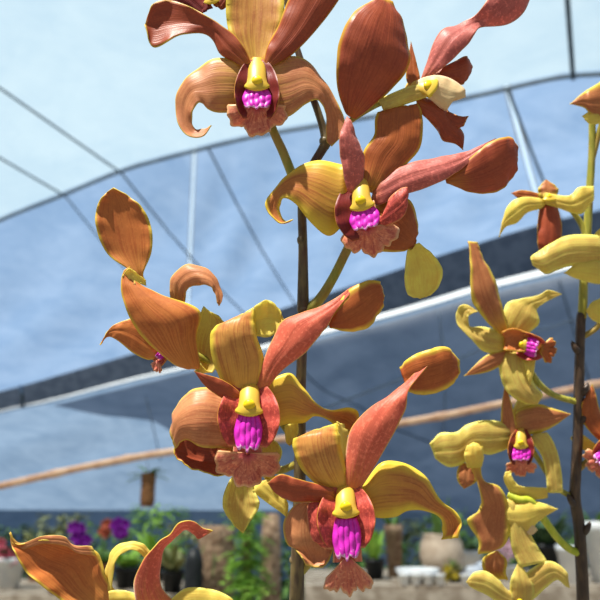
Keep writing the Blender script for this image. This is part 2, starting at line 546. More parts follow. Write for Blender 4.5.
def tarp_mat(name, c, c2, tr, wr=6.0, clear=0.0):
    m, t, n, l = new_mat(name)
    tc = N(t, 'ShaderNodeTexCoord')
    nz = N(t, 'ShaderNodeTexNoise'); nz.inputs['Scale'].default_value = 1.4; nz.inputs['Detail'].default_value = 5; nz.inputs['Distortion'].default_value = 1.2
    l.new(tc.outputs['Object'], nz.inputs['Vector'])
    nw = N(t, 'ShaderNodeTexNoise'); nw.inputs['Scale'].default_value = wr; nw.inputs['Detail'].default_value = 6; nw.inputs['Distortion'].default_value = 0.8
    l.new(tc.outputs['Object'], nw.inputs['Vector'])
    f = math_n(t, 'ADD', math_n(t, 'MULTIPLY', ramp01(t, nz.outputs[0], .3, .7), .7), math_n(t, 'MULTIPLY', ramp01(t, nw.outputs[0], .35, .7), .3))
    col = mixc(t, f, lin(c), lin(c2))
    finish(t, col, 0.6, 0.2, tr, nw.outputs[0], 0.5, 0.05)
    if clear:      # thin plastic film: part of the light goes straight through
        out = [q for q in t.nodes if q.type == 'OUTPUT_MATERIAL'][0]
        src = out.inputs[0].links[0].from_socket
        tp = N(t, 'ShaderNodeBsdfTransparent'); tp.inputs[0].default_value = (0.93, 0.96, 0.97, 1)
        mx = N(t, 'ShaderNodeMixShader'); mx.inputs[0].default_value = clear
        l.new(src, mx.inputs[1]); l.new(tp.outputs[0], mx.inputs[2]); l.new(mx.outputs[0], out.inputs[0])
    return m

M_FILM = tarp_mat('clear film', (165, 188, 204), (152, 178, 198), 0.80, clear=0.35)
M_STRIP = tarp_mat('clear strip', (214, 222, 228), (206, 216, 224), 0.85, clear=0.1)
M_TARP = tarp_mat('blue white tarp', (132, 157, 190), (112, 140, 176), 0.62)
M_TARP2 = tarp_mat('grey blue tarp', (132, 155, 182), (110, 135, 164), 0.58)
M_TARP_SHADE = tarp_mat('tarp with painted shade', (176, 180, 190), (152, 158, 170), 0.70)  # shadow tone of the far vault, put into a sheet's colour
M_STRIP2 = tarp_mat('pale seam', (172, 196, 218), (160, 186, 212), 0.72)
M_NET = simple('black shade net', (92, 104, 122), (76, 88, 106), rough=0.9, scale=8, trans=0.3)
M_PIPE_D = simple('grey pipe', (120, 134, 146), (100, 112, 124), rough=0.45, scale=9)
M_PIPE_W = simple('white pipe', (238, 238, 236), (220, 222, 224), rough=0.4, scale=9)
M_SEAM = simple('seam tape', (206, 216, 226), rough=0.5, trans=0.4)
M_BAMBOO = simple('bamboo', (232, 192, 158), (196, 148, 116), rough=0.5, scale=14)
M_GROUND = simple('gravel soil', (128, 122, 112), (96, 92, 80), rough=0.95, scale=7, bstr=.5, bdist=.02)
M_WOOD = simple('grey timber', (190, 176, 158), (150, 134, 116), rough=0.8, scale=16)

def resample(curve, n):
    pts = spline(curve, 8)
    L = [0]
    for a, b in zip(pts, pts[1:]): L.append(L[-1] + (b-a).length)
    out = []
    j = 0
    for i in range(n):
        s = L[-1]*i/(n-1)
        while j < len(L)-2 and L[j+1] < s: j += 1
        q = (s-L[j])/max(1e-9, L[j+1]-L[j])
        out.append(pts[j].lerp(pts[j+1], min(1, max(0, q))))
    return out

def ext(c, k=3.0, dz=0.5):
    a = (c[0]-c[1]).normalized(); b = (c[-1]-c[-2]).normalized()
    return [c[0] + a*k + Vector((0, 0, -dz)), c[0] + a*k*.5 + Vector((0, 0, -dz*.3))] + list(c) + [c[-1] + b*k*.5 + Vector((0, 0, -dz*.3)), c[-1] + b*k + Vector((0, 0, -dz))]

def sheet(name, curves, mat, seg=8, n=60, sag=0.0, th=0.006, wav=0.012, seed=0):
    """cloth lofted through a list of 3D curves"""
    rnd = random.Random(seed); a, b_, c_ = rnd.random()*6, rnd.random()*6, rnd.random()*6
    cs = [resample(c, n) for c in curves]
    rows = []; uv = []
    for i in range(len(cs)-1):
        for k in range(seg + (1 if i == len(cs)-2 else 0)):
            q = k/seg
            row = []
            for j in range(n):
                p = cs[i][j].lerp(cs[i+1][j], q)
                p = p + Vector((0, 0, -sag*math.sin(q*math.pi) + wav*math.sin(j*.9+a+k*.6)*math.sin(q*math.pi) + wav*.7*math.sin(j*.37+k*1.1+b_)*math.sin(q*math.pi)))
                row.append(p)
            rows.append(row); uv.append([((i+q)/(len(cs)-1), j/(n-1)) for j in range(n)])
    mb = MB(); mb.grid(rows, uv)
    o = mb.build(name, [mat])
    o['kind'] = 'structure'
    return o

# first hoop, seen as the edge between the bright and the blue sheets
K1, K2, K2b, K3 = 4.5, 7.7, 8.0, 13.0
h1px = [(-260, 352), (-150, 290), (-60, 245), (5, 215), (60, 193), (118, 169), (165, 155), (250, 134), (330, 120), (400, 108), (480, 91), (510, 84), (550, 75), (575, 71.5), (600, 70), (660, 68), (760, 74), (880, 92)]
H1 = ext([on_plane(x, y, K1) for x, y in h1px])
H0 = [p - AX*3.6 for p in H1]
bpx = [(-260, 455), (-100, 415), (6, 390), (70, 372), (132, 354), (240, 322), (330, 293), (420, 262), (470, 246), (528, 228), (592, 212), (700, 190), (860, 168)]
HB = ext([on_plane(x, y, K2) for x, y in bpx], 4.0)
ppx = [(-260, 474), (-100, 436), (6, 409), (48, 400), (132, 378), (180, 367), (260, 346), (340, 325), (420, 303), (468, 288), (540, 270), (592, 257), (700, 232), (860, 205)]
HP = ext([on_plane(x, y, K2b) for x, y in ppx], 4.0)
base_l = [on_plane(x, 540 if x > 200 else 530, K3) for x in (-300, -100, 60, 200, 330, 460, 600, 760, 900)]
base_l = ext(base_l, 7.0, 0.0)
HF = [Vector((p.x, p.y, 1.3)) for p in base_l]
HG = [Vector((p.x, p.y, -0.02)) + AX*0.3 for p in base_l]

sheet('ceiling', [H0, H1], M_FILM, sag=0.02, seed=1)
def px_of(p):
    q = p - CAM
    yy = q.y*CP + q.z*SP; zz = -q.y*SP + q.z*CP
    return (300 + F*q.x/yy, 300 - F*zz/yy)

def cut(curve, x0, x1):
    # the piece of a curve seen between two pixel columns
    c = resample(curve, 1400)
    return [p for p in c if x0 <= px_of(p)[0] <= x1]
CUT1, CUTB = (-999, 193, 196.5, 503, 508, 9999), (-999, 185, 188, 543, 547, 9999)
for k in range(5):
    sheet('ceiling', [cut(H1, CUT1[k], CUT1[k+1]), cut(HB, CUTB[k], CUTB[k+1])], M_STRIP2 if k % 2 else M_TARP, seg=14, n=4 if k % 2 else 40, sag=0.05, wav=0.0 if k % 2 else 0.03, seed=2)
HP2 = [p + Vector((0, 0, -0.02)) + AX*(0.05 + 0.15*min(1, max(0, (p.x+4.0)/6.5))) for p in HP]
sheet('ceiling', [HB, HP], M_NET, seg=4, sag=0.0, wav=0.004, seed=3)
sheet('ceiling', [HP, HP2], M_STRIP, seg=2, wav=0.0, seed=3)
sheet('ceiling', [HP2, HF], M_TARP2, seg=14, wav=0.04, seed=4)
sheet('wall_back', [HF, HG], M_TARP2, seg=10, wav=0.03, seed=5)

def rod(name, pts, r, mat, label=None, cat=None, per=8, n=10, kind=None, group=None):
    mb = MB(); mb.tube(spline([Vector(p) for p in pts], per) if len(pts) > 2 else [Vector(p) for p in pts], r, n)
    o = mb.build(name, [mat], None, Vector(pts[0]))
    tag(o, label, cat, group, kind)
    return o

DN = Vector((0, 0, -1))
rod('trim_0', [on_plane(21, 384, K2) + DN*.03, on_plane(22, 392, K2) + DN*.03, on_plane(23, 405, K2b) + DN*.02], 0.03, M_PIPE_D, kind='structure')
rod('trim_1', [p + DN*0.03 for p in H1], 0.016, M_PIPE_D, kind='structure')
rod('trim_2', [p + DN*0.0 - AX*0.03 for p in HP2], 0.012, M_PIPE_D, kind='structure')

def purlin(i, pxa, pxb, ra, mat, ext=True, kb=None, off=0.0):
    """a purlin that runs along the tunnel under the sheet, through hoop point pxa"""
    a = on_plane(pxa[0], pxa[1], K1) + DN*0.035
    return a

def h1_at(px):
    for (x0, y0), (x1, y1) in zip(h1px, h1px[1:]):
        if x0 <= px <= x1: return on_plane(px, y0 + (y1-y0)*(px-x0)/(x1-x0), K1)

CS1, CSB = resample(H1, 200), resample(HB, 200)
def along(px):
    """index on the resampled hoop nearest to a pixel column"""
    return min(range(200), key=lambda i: abs(px_of(CS1[i])[0]-px))
ti = 3
for px in (118, 66, -20, 572, 700):
    i = along(px); p = CS1[i]
    rod('trim_%d' % ti, [p - AX*3.6 + DN*0.035, p + DN*0.05], 0.009 if px < 500 else 0.016, M_PIPE_D, kind='structure'); ti += 1
for (px, pe, r, mat) in ((118, 250, 0.009, M_PIPE_D), (66, 190, 0.007, M_PIPE_D), (205, 300, 0.009, M_PIPE_D), (513, 566, 0.012, M_PIPE_D)):
    p = CS1[along(px)]; e = min(CSB, key=lambda q: abs(px_of(q)[0]-pe))
    pts = [p.lerp(e, q) + DN*(0.05 + 0.06*math.sin(q*math.pi)) for q in (0, .25, .5, .75, 1)]
    rod('trim_%d' % ti, pts, r, mat, kind='structure'); ti += 1
# seam tapes and an added dark sheet standing in for shade on the far vault
CSP, CSF = resample(HP, 200), resample(HF, 200)
def far(px, q):
    i = min(range(200), key=lambda k: abs(px_of(CSP[k])[0]-px))
    return CSP[i].lerp(CSF[i], q)
shade_rows = []
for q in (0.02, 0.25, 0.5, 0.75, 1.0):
    shade_rows.append([far(x, q) + DN*0.05 for x in ({0.02: 55, 0.25: 165, 0.5: 235, 0.75: 290, 1.0: 330}[q], 350, 400, 480, 560, 640, 760)])
sheet('ceiling', shade_rows, M_TARP_SHADE, seg=6, n=40, wav=0.02, seed=9)  # cut to the shadow's outline, painted shade rather than a real panel
for (pts, r, mat) in (([(302, .10), (330, .22), (365, .33), (400, .44), (440, .55)], 0.012, M_PIPE_D),
                      ([(120, .52), (260, .40), (400, .24), (520, .16), (640, .12)], 0.02, M_SEAM),
                      ([(440, .02), (446, .3), (452, .6)], 0.012, M_SEAM),
                      ([(560, .02), (590, .5)], 0.012, M_PIPE_D),
                      ([(150, .08), (180, .5)], 0.01, M_SEAM)):
    P4 = [far(x, q) + DN*0.10 for x, q in pts]
    rod('trim_%d' % ti, P4, r, mat, kind='structure'); ti += 1

gm = MB()
G = 24
rows = [[Vector((-14 + 28*i/G, -2 + 19*j/G, 0)) for i in range(G+1)] for j in range(G+1)]
gm.grid(rows, [[(i/G, j/G) for i in range(G+1)] for j in range(G+1)])
go = gm.build('ground', [M_GROUND]); go['kind'] = 'structure'

# ------------------------------------------------------------------ bamboo pole across and what hangs from it
pole = [at(x, y, Y) for x, y, Y in ((-420, 562, 3.5), (-220, 528, 3.5), (-60, 499, 3.5), (5, 485, 3.5), (90, 466, 3.5), (170, 452, 3.5), (300, 437, 3.5), (420, 420, 3.5), (510, 402, 3.5), (592, 385, 3.5), (700, 362, 3.5), (860, 330, 3.5), (1100, 282, 3.5))]
mb = MB(); pp = spline(pole, 10)
mb.tube(pp, [0.017 + (0.004 if k % 9 == 0 else 0) for k in range(len(pp))], 12)
o = mb.build('bamboo_pole', [M_BAMBOO], None, pole[0])
tag(o, 'long tan bamboo pole strung across behind the flowers', 'pole')

M_TERRA = simple('bark mount', (150, 104, 66), (104, 72, 46), rough=0.9, scale=60, bstr=.6, bdist=.01)
M_LEAF = simple('leaf green', (128, 164, 84), (92, 132, 64), rough=0.5, scale=30, trans=0.3)
M_LEAF_L = simple('leaf lime', (176, 214, 92), (136, 184, 70), rough=0.5, scale=30, trans=0.35)
M_LEAF_D = simple('leaf dark', (92, 122, 76), (66, 92, 60), rough=0.5, scale=30, trans=0.2)
M_LEAF_O = simple('leaf olive', (164, 164, 108), (132, 138, 88), rough=0.6, scale=30, trans=0.25)
M_PURPLE = simple('blossom purple', (166, 40, 190), (134, 26, 168), rough=0.5, scale=80, trans=0.3)
M_PINK = simple('blossom pink', (226, 120, 140), (212, 92, 112), rough=0.5, scale=80, trans=0.3)
M_ORANGE = simple('blossom orange', (226, 128, 96), (206, 96, 70), rough=0.5, scale=80, trans=0.3)
M_YBLOOM = simple('blossom yellow', (226, 206, 70), (206, 180, 56), rough=0.5, scale=80, trans=0.3)
M_BLACK = simple('black plastic', (40, 42, 44), (30, 32, 34), rough=0.4, scale=20)
M_WHITE = simple('white plastic', (240, 240, 238), (226, 228, 230), rough=0.4, scale=20)
M_CERAM = simple('beige ceramic', (214, 192, 168), (196, 172, 148), rough=0.35, scale=20)
M_CLAY = simple('terracotta', (170, 112, 84), (146, 90, 66), rough=0.8, scale=30)
M_STONE = simple('pale stone', (206, 212, 220), (170, 178, 190), rough=0.8, scale=20)
M_FIBRE = simple('fern fibre', (186, 156, 128), (136, 108, 86), rough=0.95, scale=40, bstr=.7, bdist=.02)
M_WIRE = simple('wire', (110, 110, 110), rough=0.4)
M_SOIL = simple('bark chips', (86, 66, 50), (60, 46, 36), rough=0.95, scale=60)

def leaf_blade(mb, root, direc, L, wd, droop=0.4, n=8, up=Vector((0, 0, 1))):
    d = Vector(direc).normalized(); side = d.cross(up)
    side = side.normalized() if side.length > 1e-3 else Vector((1, 0, 0))
    rows = []; uv = []
    for i in range(n+1):
        q = i/n
        c = Vector(root) + d*L*q + DN*droop*L*q*q
        hw = wd*0.5*math.sin(math.pi*min(0.97, 0.08 + q*0.92))**0.8
        nn = side.cross(d)
        rows.append([c - side*hw, c - nn*hw*0.25, c + side*hw]); uv.append([(q, 0), (q, .5), (q, 1)])
    mb.grid(rows, uv)

def solid(o, t):
    md = o.modifiers.new('thickness', 'SOLIDIFY'); md.thickness = t; md.offset = 0
    return o

def thing(name, loc, label, cat, group=None):
    o = empty(name, loc); o['_o'] = tuple(loc); tag(o, label, cat, group)
    return o

def pot(parent, c, r, h, mat, round_=False, soil=True):
    mb = MB()
    if round_:
        prof = [(0.0, 0.0), (r*.55, 0.0), (r*.85, h*.22), (r, h*.5), (r*.94, h*.78), (r*.78, h*.96), (r*.84, h), (r*.74, h), (r*.70, h*.9), (0.0, h*.88)]
    else:
        prof = [(0.0, 0.0), (r*.72, 0.0), (r*.92, h*.82), (r*1.02, h*.82), (r*1.04, h), (r*.94, h), (r*.90, h*.88), (0.0, h*.86)]
    mb.lathe(c, prof, 24)
    mb.build('pot', [mat], parent, Vector(c), smooth=True)
    if soil:
        m2 = MB(); m2.lathe(Vector(c) + Vector((0, 0, h*.87)), [(r*.80, 0.0), (r*.5, h*.04), (0, h*.05)], 18)
        m2.build('soil', [M_SOIL], parent, Vector(c))

def blossom(parent, c, r, mat, rnd):
    mb = MB()
    a0 = rnd.random()*6
    for k in range(5):
        a = a0 + k*2*math.pi/5
        leaf_blade(mb, c, (math.cos(a), -0.55, math.sin(a)), r, r*0.95, 0.1, 5, up=Vector((0, -1, 0)))
    leaf_blade(mb, c, (0, -1, -0.3), r*.6, r*.5, 0.3, 5)
    return solid(mb.build('blossom', [mat], parent, Vector(c)), 0.002)

def potted(name, px, py, Y, r, h, potmat, label, cat, leafmat=None, nleaf=12, L=0.25, wd=0.03, droop=.5, blooms=None, round_=False, stalks=0, group=None, seed=0, upr=0.9):
    """plant in a pot whose foot stands at pixel px,py at distance Y"""
    rnd = random.Random(seed)
    c = at(px, py, Y)
    t = thing(name, c, label, cat, group)
    pot(t, c, r, h, potmat, round_)
    top = c + Vector((0, 0, h*.9))
    if leafmat:
        mb = MB()
        for k in range(nleaf):
            a = rnd.random()*2*math.pi
            leaf_blade(mb, top + Vector((math.cos(a), math.sin(a), 0))*r*.3, (math.cos(a)*rnd.uniform(.2, .8), math.sin(a)*rnd.uniform(.2, .8), rnd.uniform(upr*.6, upr*1.3)), L*.8*rnd.uniform(.7, 1.15), wd*rnd.uniform(.8, 1.2), droop*rnd.uniform(.5, 1.2))
        solid(mb.build('foliage', [leafmat], t, top), 0.0015)
    if blooms:
        mat, pts, br = blooms
        for (bx, by) in pts:
            e = at(bx, by, Y)
            mb = MB(); mid = (top + e)/2 + Vector((rnd.uniform(-.03, .03), 0, .05))
            mb.tube(spline([top, mid, e], 6), 0.003, 6); mb.build('flower_stalk', [M_LEAF], t, top)
            for q in range(4):
                blossom(t, e + Vector((rnd.uniform(-br, br)*.7, rnd.uniform(-.02, .02), rnd.uniform(-br, br)*.8)), br*.8, mat, rnd)
    return t

# hanging bark mount on the bamboo pole
hp = at(147, 461, 3.5)
t = thing('hanging_planter', hp, 'small brown bark planter with green leaves hanging from the bamboo pole', 'planter')
c = at(147, 507, 3.5)
mb = MB(); mb.lathe(c, [(0, 0), (.030, 0), (.036, .03), (.034, .09), (.037, .155), (.030, .16), (.026, .145), (0, .14)], 16); mb.build('body', [M_TERRA], t, c)
mb = MB(); mb.tube([hp, c + Vector((0, 0, .15))], .002, 6); mb.build('wire', [M_WIRE], t, hp)
mb = MB()
for dx, dz in ((-1, .35), (1, .1), (-.6, .8), (.5, .5), (-.9, .0), (.9, .5)):
    leaf_blade(mb, c + Vector((0, 0, .15)), (dx, random.uniform(-.4, .4), dz), .11, .035, .35)
solid(mb.build('foliage', [M_LEAF], t, c + Vector((0, 0, .15))), .001)

# ------------------------------------------------------------------ benches
def bench(x0, x1, y, depth, z, label, nsl=7):
    c = Vector(((x0+x1)/2, y, 0))
    t = thing('slatted_bench', c, label, 'bench')
    for k in range(nsl):
        mb = MB(); mb.box((c.x, y - depth/2 + depth*(k+.5)/nsl, z-.012), (x1-x0, depth/nsl*.62, .024)); mb.build('slat', [M_WOOD], t, None, smooth=False)
    for sx in (x0+.1, c.x, x1-.1):
        for sy in (-depth/2+.04, depth/2-.04):
            mb = MB(); mb.box((sx, y+sy, (z-.024)/2), (.06, .06, z-.024)); mb.build('leg', [M_WOOD], t, None, smooth=False)
    for sy in (-depth/2+.02, depth/2-.02):
        mb = MB(); mb.box((c.x, y+sy, z-.06), (x1-x0, .03, .07)); mb.build('rail', [M_WOOD], t, None, smooth=False)
    return t

def on_z(px, py, z):
    r = ray(px, py); k = (z - CAM.z)/r.z
    return CAM + r*k

ZB = 1.03
bench(0.02, 2.6, 3.75, 0.9, ZB, 'grey slatted timber bench at right holding pale pots')
bench(-2.6, -0.55, 4.3, 0.9, ZB-.1, 'grey slatted timber bench at left holding flowering plants')

def stand(px, y, z=ZB):
    """pixel row and camera distance of the bench-top point under column px at world y"""
    lo, hi = y*.8, y*1.3
    # solve for Y with world y fixed and z fixed
    p = Vector((0, y, z)) - CAM
    yy = p.y*CP + p.z*SP; zz = -p.y*SP + p.z*CP
    return 300 - F*zz/yy, yy

def onbench(px, y, z=ZB):
    py, Y = stand(px, y, z)
    return px, py, Y

x, py, Y = onbench(443, 3.62)
potted('round_pot', x, py, Y, .105, .20, M_CERAM, 'round beige ceramic pot with a few upright green leaves on the right bench', 'pot', M_LEAF, 7, .30, .018, .15, round_=True, seed=3, upr=1.6)
x, py, Y = onbench(395, 3.72)
potted('tall_pot', x, py, Y, .045, .24, M_FIBRE, 'narrow tan pot with thin leaves left of the round beige pot', 'pot', M_LEAF, 9, .16, .02, .4, seed=4)
x, py, Y = onbench(375, 3.6)
potted('potted_plant', x, py, Y, .05, .09, M_BLACK, 'small black pot with upright green leaves beside the tall tan pot', 'plant', M_LEAF_L, 14, .28, .026, .3, seed=5, upr=1.4)
x, py, Y = onbench(472, 3.95)
potted('potted_plant', x, py, Y, .06, .11, M_WHITE, 'white pot with drooping dark leaves right of the round beige pot', 'plant', M_LEAF_D, 16, .22, .035, .7, seed=6)
x, py, Y = onbench(548, 3.95)
potted('potted_plant', x, py, Y, .08, .14, M_BLACK, 'black pot with a bushy dark plant behind the right spray', 'plant', M_LEAF_D, 34, .36, .06, .5, seed=7)
x, py, Y = onbench(571, 3.40)
potted('potted_plant', x, py, Y, .05, .16, M_WHITE, 'white pot with short green leaves beside the dark right stem', 'plant', M_LEAF, 10, .12, .02, .5, seed=8)
x, py, Y = onbench(604, 3.45)
potted('potted_plant', x, py, Y, .07, .26, M_WHITE, 'tall white pot at the far right end of the bench', 'plant', M_LEAF, 12, .2, .03, .5, seed=9)
x, py, Y = onbench(509, 3.5)
potted('potted_orchid', x, py, Y, .04, .07, M_WHITE, 'white pot with pale pink blossoms behind the right spray', 'plant', M_LEAF, 8, .12, .03, .6, blooms=(simple('blossom blush', (246, 214, 226), (238, 190, 208), trans=.3, scale=60), [(509, 552), (503, 545)], .035), seed=10)
x, py, Y = onbench(456, 3.46)
potted('potted_orchid', x, py, Y, .035, .05, M_BLACK, 'small plant with yellow blossoms at the front of the right bench', 'plant', M_LEAF_O, 8, .10, .02, .6, blooms=(M_YBLOOM, [(456, 570), (449, 573)], .026), seed=11)
# white bowl and pale stones
x, py, Y = onbench(418, 3.42)
c = at(x, py, Y)
mb = MB(); mb.lathe(c, [(0, 0), (.05, 0), (.085, .03), (.098, .06), (.093, .06), (.08, .034), (.045, .012), (0, .01)], 24)
o = mb.build('bowl', [M_WHITE], None, c); tag(o, 'shallow white bowl in front of the round beige pot', 'bowl')
lab = ['pale stone just right of the round beige pot', 'pale stone resting furthest right of the stones', 'small pale stone nearest the yellow blossoms', 'pale stone directly behind the other three stones']
for k, (sx, sy, r) in enumerate(((473, 3.60, .042), (494, 3.60, .04), (474, 3.40, .03), (487, 3.78, .05))):
    x, py, Y = onbench(sx, sy); c = at(x, py, Y)
    rnd = random.Random(k); mb = MB(); rows = []; uv = []
    for i in range(9):
        th = math.pi*i/8
        rows.append([c + Vector((0, 0, r*.7)) + Vector((r*1.15*math.sin(th)*math.cos(a), r*math.sin(th)*math.sin(a), r*.7*math.cos(th)))*(1+.08*math.sin(3*a+k+i)*math.sin(th)) for a in [2*math.pi*q/14 for q in range(14)]])
        uv.append([(i/8, q/14) for q in range(14)])
    mb.grid(rows, uv, closed=True)
    o = mb.build('stone', [M_STONE], None, c); tag(o, lab[k], 'stone', 'pale stones on the bench')
# little white nursery pots along the front of the bench
where = ['leftmost', 'second from left', 'third from left', 'fourth from left', 'fifth from left', 'rightmost']
for k, sx in enumerate((404, 416, 428, 440, 466, 480)):
    x, py, Y = onbench(sx, 3.335); c = at(x, py, Y)
    mb = MB(); mb.lathe(c, [(0, 0), (.017, 0), (.022, .038), (.024, .038), (.024, .044), (.020, .044), (.018, .03), (0, .028)], 16)
    o = mb.build('nursery_pot', [M_WHITE], None, c)
    tag(o, '%s of the six tiny white nursery pots along the bench front' % where[k], 'pot', 'tiny white nursery pots')

# left bench plants
ZL = ZB-.1
x, py, Y = onbench(82, 4.25, ZL)
potted('potted_orchid', x, py, Y, .07, .11, M_CLAY, 'clay pot plant with purple blossoms, left of the two purple ones', 'plant', M_LEAF, 18, .26, .04, .5, blooms=(M_PURPLE, [(79, 534), (87, 540)], .05), seed=21)
x, py, Y = onbench(126, 4.2, ZL)
potted('potted_orchid', x, py, Y, .07, .11, M_BLACK, 'black pot plant with purple blossoms beside orange ones', 'plant', M_LEAF_L, 18, .24, .04, .5, blooms=(M_PURPLE, [(122, 524), (120, 533)], .045), seed=22)
x, py, Y = onbench(103, 4.62, ZL)
potted('potted_orchid', x, py, Y, .06, .10, M_CLAY, 'plant with coral orange blossoms between the two purple plants', 'plant', M_LEAF, 16, .22, .04, .5, blooms=(M_ORANGE, [(107, 525)], .05), seed=23)
x, py, Y = onbench(6, 4.2, ZL)
potted('potted_orchid', x, py, Y, .09, .16, M_WHITE, 'white pot with pink blossoms at the left picture edge', 'plant', M_LEAF_D, 14, .2, .04, .5, blooms=(M_PINK, [(8, 557), (2, 548)], .05), seed=24)
x, py, Y = onbench(38, 4.6, ZL)
potted('potted_plant', x, py, Y, .07, .12, M_CLAY, 'clay pot of dry olive leaves behind the bottom left flower', 'plant', M_LEAF_O, 30, .38, .05, .5, seed=25, upr=1.2)
x, py, Y = onbench(156, 4.6, ZL)
potted('potted_plant', x, py, Y, .07, .12, M_BLACK, 'black pot of broad lime leaves right of the purple blossoms', 'plant', M_LEAF_L, 26, .34, .05, .5, seed=26)
x, py, Y = onbench(58, 3.95, ZL)
potted('potted_plant', x, py, Y, .06, .10, M_CLAY, 'clay pot of lush green leaves in front of the dry olive plant', 'plant', M_LEAF_L, 26, .3, .05, .5, seed=27)
x, py, Y = onbench(172, 3.98, ZL)
potted('potted_plant', x, py, Y, .06, .11, M_BLACK, 'black pot of olive leaves at the right end of the left bench', 'plant', M_LEAF_O, 24, .26, .04, .5, seed=28)

# dark tall pot, fibre post with fern, timber post
def ground_px(px, y):
    p = Vector((0, y, 0)) - CAM
    yy = p.y*CP + p.z*SP; zz = -p.y*SP + p.z*CP
    return px, 300 - F*zz/yy, yy

x, py, Y = ground_px(184, 3.7); c = at(x, py, Y)
mb = MB(); mb.tube([c, c + Vector((0, 0, .6)), c + Vector((0, 0, 1.1)), c + Vector((0, 0, 1.16))], [.05, .05, .045, .03], 16)
o = mb.build('dark_post', [M_BLACK], None, c); tag(o, 'dark post standing right of the left bench', 'post')

x, py, Y = ground_px(209, 3.9); c = at(x, py, Y)
t = thing('tree_fern_trunk', c, 'broad shaggy brown tree fern trunk left of the green fern', 'trunk')
mb = MB(); rows = []; uv = []
for i in range(25):
    q = i/24
    rows.append([c + Vector((0, 0, 1.26*q)) + Vector((math.cos(a), math.sin(a), 0))*(.085 + .012*math.sin(a*7+i*1.3) + .01*math.sin(i*2.1+a*3)) for a in [2*math.pi*k/22 for k in range(22)]])
    uv.append([(q, k/22) for k in range(22)])
mb.grid(rows, uv, closed=True)
mb.f.append(tuple(range(len(mb.v)-22, len(mb.v)))); mb.mi.append(0)
mb.build('trunk', [M_FIBRE], t, c)
mb = MB()
rnd = random.Random(5)
for k in range(30):
    a = rnd.random()*6.28
    leaf_blade(mb, c + Vector((math.cos(a)*.09, math.sin(a)*.09, rnd.uniform(.55, 1.24))), (math.cos(a)*.5, math.sin(a)*.5, -.8), rnd.uniform(.1, .25), .012, .3)
solid(mb.build('dry_root', [M_LEAF_O], t, c), .001)

x, py, Y = ground_px(268, 3.8); c = at(x, py, Y)
mb = MB(); mb.tube([c + Vector((0, 0, k*.2)) for k in range(7)] + [c + Vector((0, 0, 1.32))], [.052, .05, .054, .05, .052, .049, .05, .04], 14)
o = mb.build('timber_post', [M_FIBRE], None, c); tag(o, 'pale brown timber post right of the green fern', 'post')

x, py, Y = ground_px(241, 3.55); c = at(x, py, Y)
t = thing('fern', c, 'tall lime green fern between the shaggy trunk and timber post', 'fern')
mb = MB(); mb.tube([c, c + Vector((0, 0, .5)), c + Vector((0, 0, 1.28))], [.03, .026, .02], 10); mb.build('stem', [M_FIBRE], t, c)
rnd = random.Random(9)
mb = MB()
for k in range(120):
    a = rnd.random()*6.28; zr = rnd.uniform(.85, 1.33)
    r0 = c + Vector((0, 0, zr))
    L = rnd.uniform(.08, .15); dr = Vector((math.cos(a), math.sin(a), rnd.uniform(-.2, .6)))
    for q in range(6):
        p = r0 + dr*L*(q/6) + DN*L*.6*(q/6)**2
        sd_ = dr.cross(Vector((0, 0, 1))).normalized()
        for sg in (-1, 1):
            leaf_blade(mb, p, sd_*sg*.8 + dr*.5, .05*(1-.1*q), .022, .3, 4)
M_FERN = simple('fern lime', (196, 232, 110), (156, 204, 84), rough=0.5, scale=30, trans=0.4)
solid(mb.build('frond', [M_FERN], t, c), .001)

# ------------------------------------------------------------------ shrubs farther back
cols = [M_LEAF_D, M_LEAF, M_LEAF_O, M_LEAF_L]
kinds = ['dark', 'mid green', 'olive', 'lime']
sh = [(-6, 5.7, 1.22, 0, 'dark shrub behind the white pot at left'), (50, 6.6, 1.30, 2, 'olive shrub behind the dry olive plant'), (98, 5.7, 1.22, 1, 'mid green shrub behind the purple blossoms'), (150, 6.6, 1.36, 3, 'lime shrub behind the bark planter'),
      (190, 5.7, 1.24, 2, 'olive shrub behind the dark post'), (290, 5.6, 1.16, 1, 'mid green shrub just right of the timber post'), (338, 6.6, 1.28, 0, 'dark shrub behind the lower flower'), (378, 5.0, 1.2, 1, 'mid green shrub behind the tall tan pot'),
      (425, 6.5, 1.24, 2, 'olive shrub behind the round beige pot'), (462, 5.6, 1.26, 1, 'mid green shrub behind the pale stones'), (512, 6.6, 1.28, 0, 'dark shrub behind the pink blossoms'), (556, 5.6, 1.14, 0, 'dark shrub behind the dark right stem'), (606, 6.5, 1.2, 1, 'mid green shrub behind the tall white pot')]
for k, (px, y, h, ci, lab) in enumerate(sh):
    x, py, Y = ground_px(px, y); c = at(x, py, Y); rnd = random.Random(100+k)
    t = thing('shrub', c, lab, 'shrub', 'shrubs behind the benches')
    mb = MB(); mb.tube([c, c + Vector((.02, 0, h*.4)), c + Vector((0, .02, h*.75))], [.025, .02, .01], 8); mb.build('trunk', [M_FIBRE], t, c)
    mb = MB()
    for q in range(520):
        a = rnd.random()*6.28; zz = rnd.random(); rr = .25*math.sqrt(rnd.random())*(1.05-.55*abs(zz-.4))
        p = c + Vector((math.cos(a)*rr, math.sin(a)*rr, h*(.25+.75*zz)))
        leaf_blade(mb, p, (math.cos(a)+rnd.uniform(-.5, .5), math.sin(a)+rnd.uniform(-.5, .5), rnd.uniform(-.2, .8)), rnd.uniform(.07, .13), rnd.uniform(.03, .05), .4, 4)
    solid(mb.build('foliage', [cols[ci]], t, c), .001)

# ------------------------------------------------------------------ main spray
D1 = 0.26
def W1(x, y, d): return at(x, y, D1*(1 - d/F))
base1 = W1(296, 700, -26)
spray = empty('orchid_spray', base1); spray['_o'] = tuple(base1)
tag(spray, 'tall central orchid spray of large russet, gold and coral flowers with magenta lips', 'orchid')

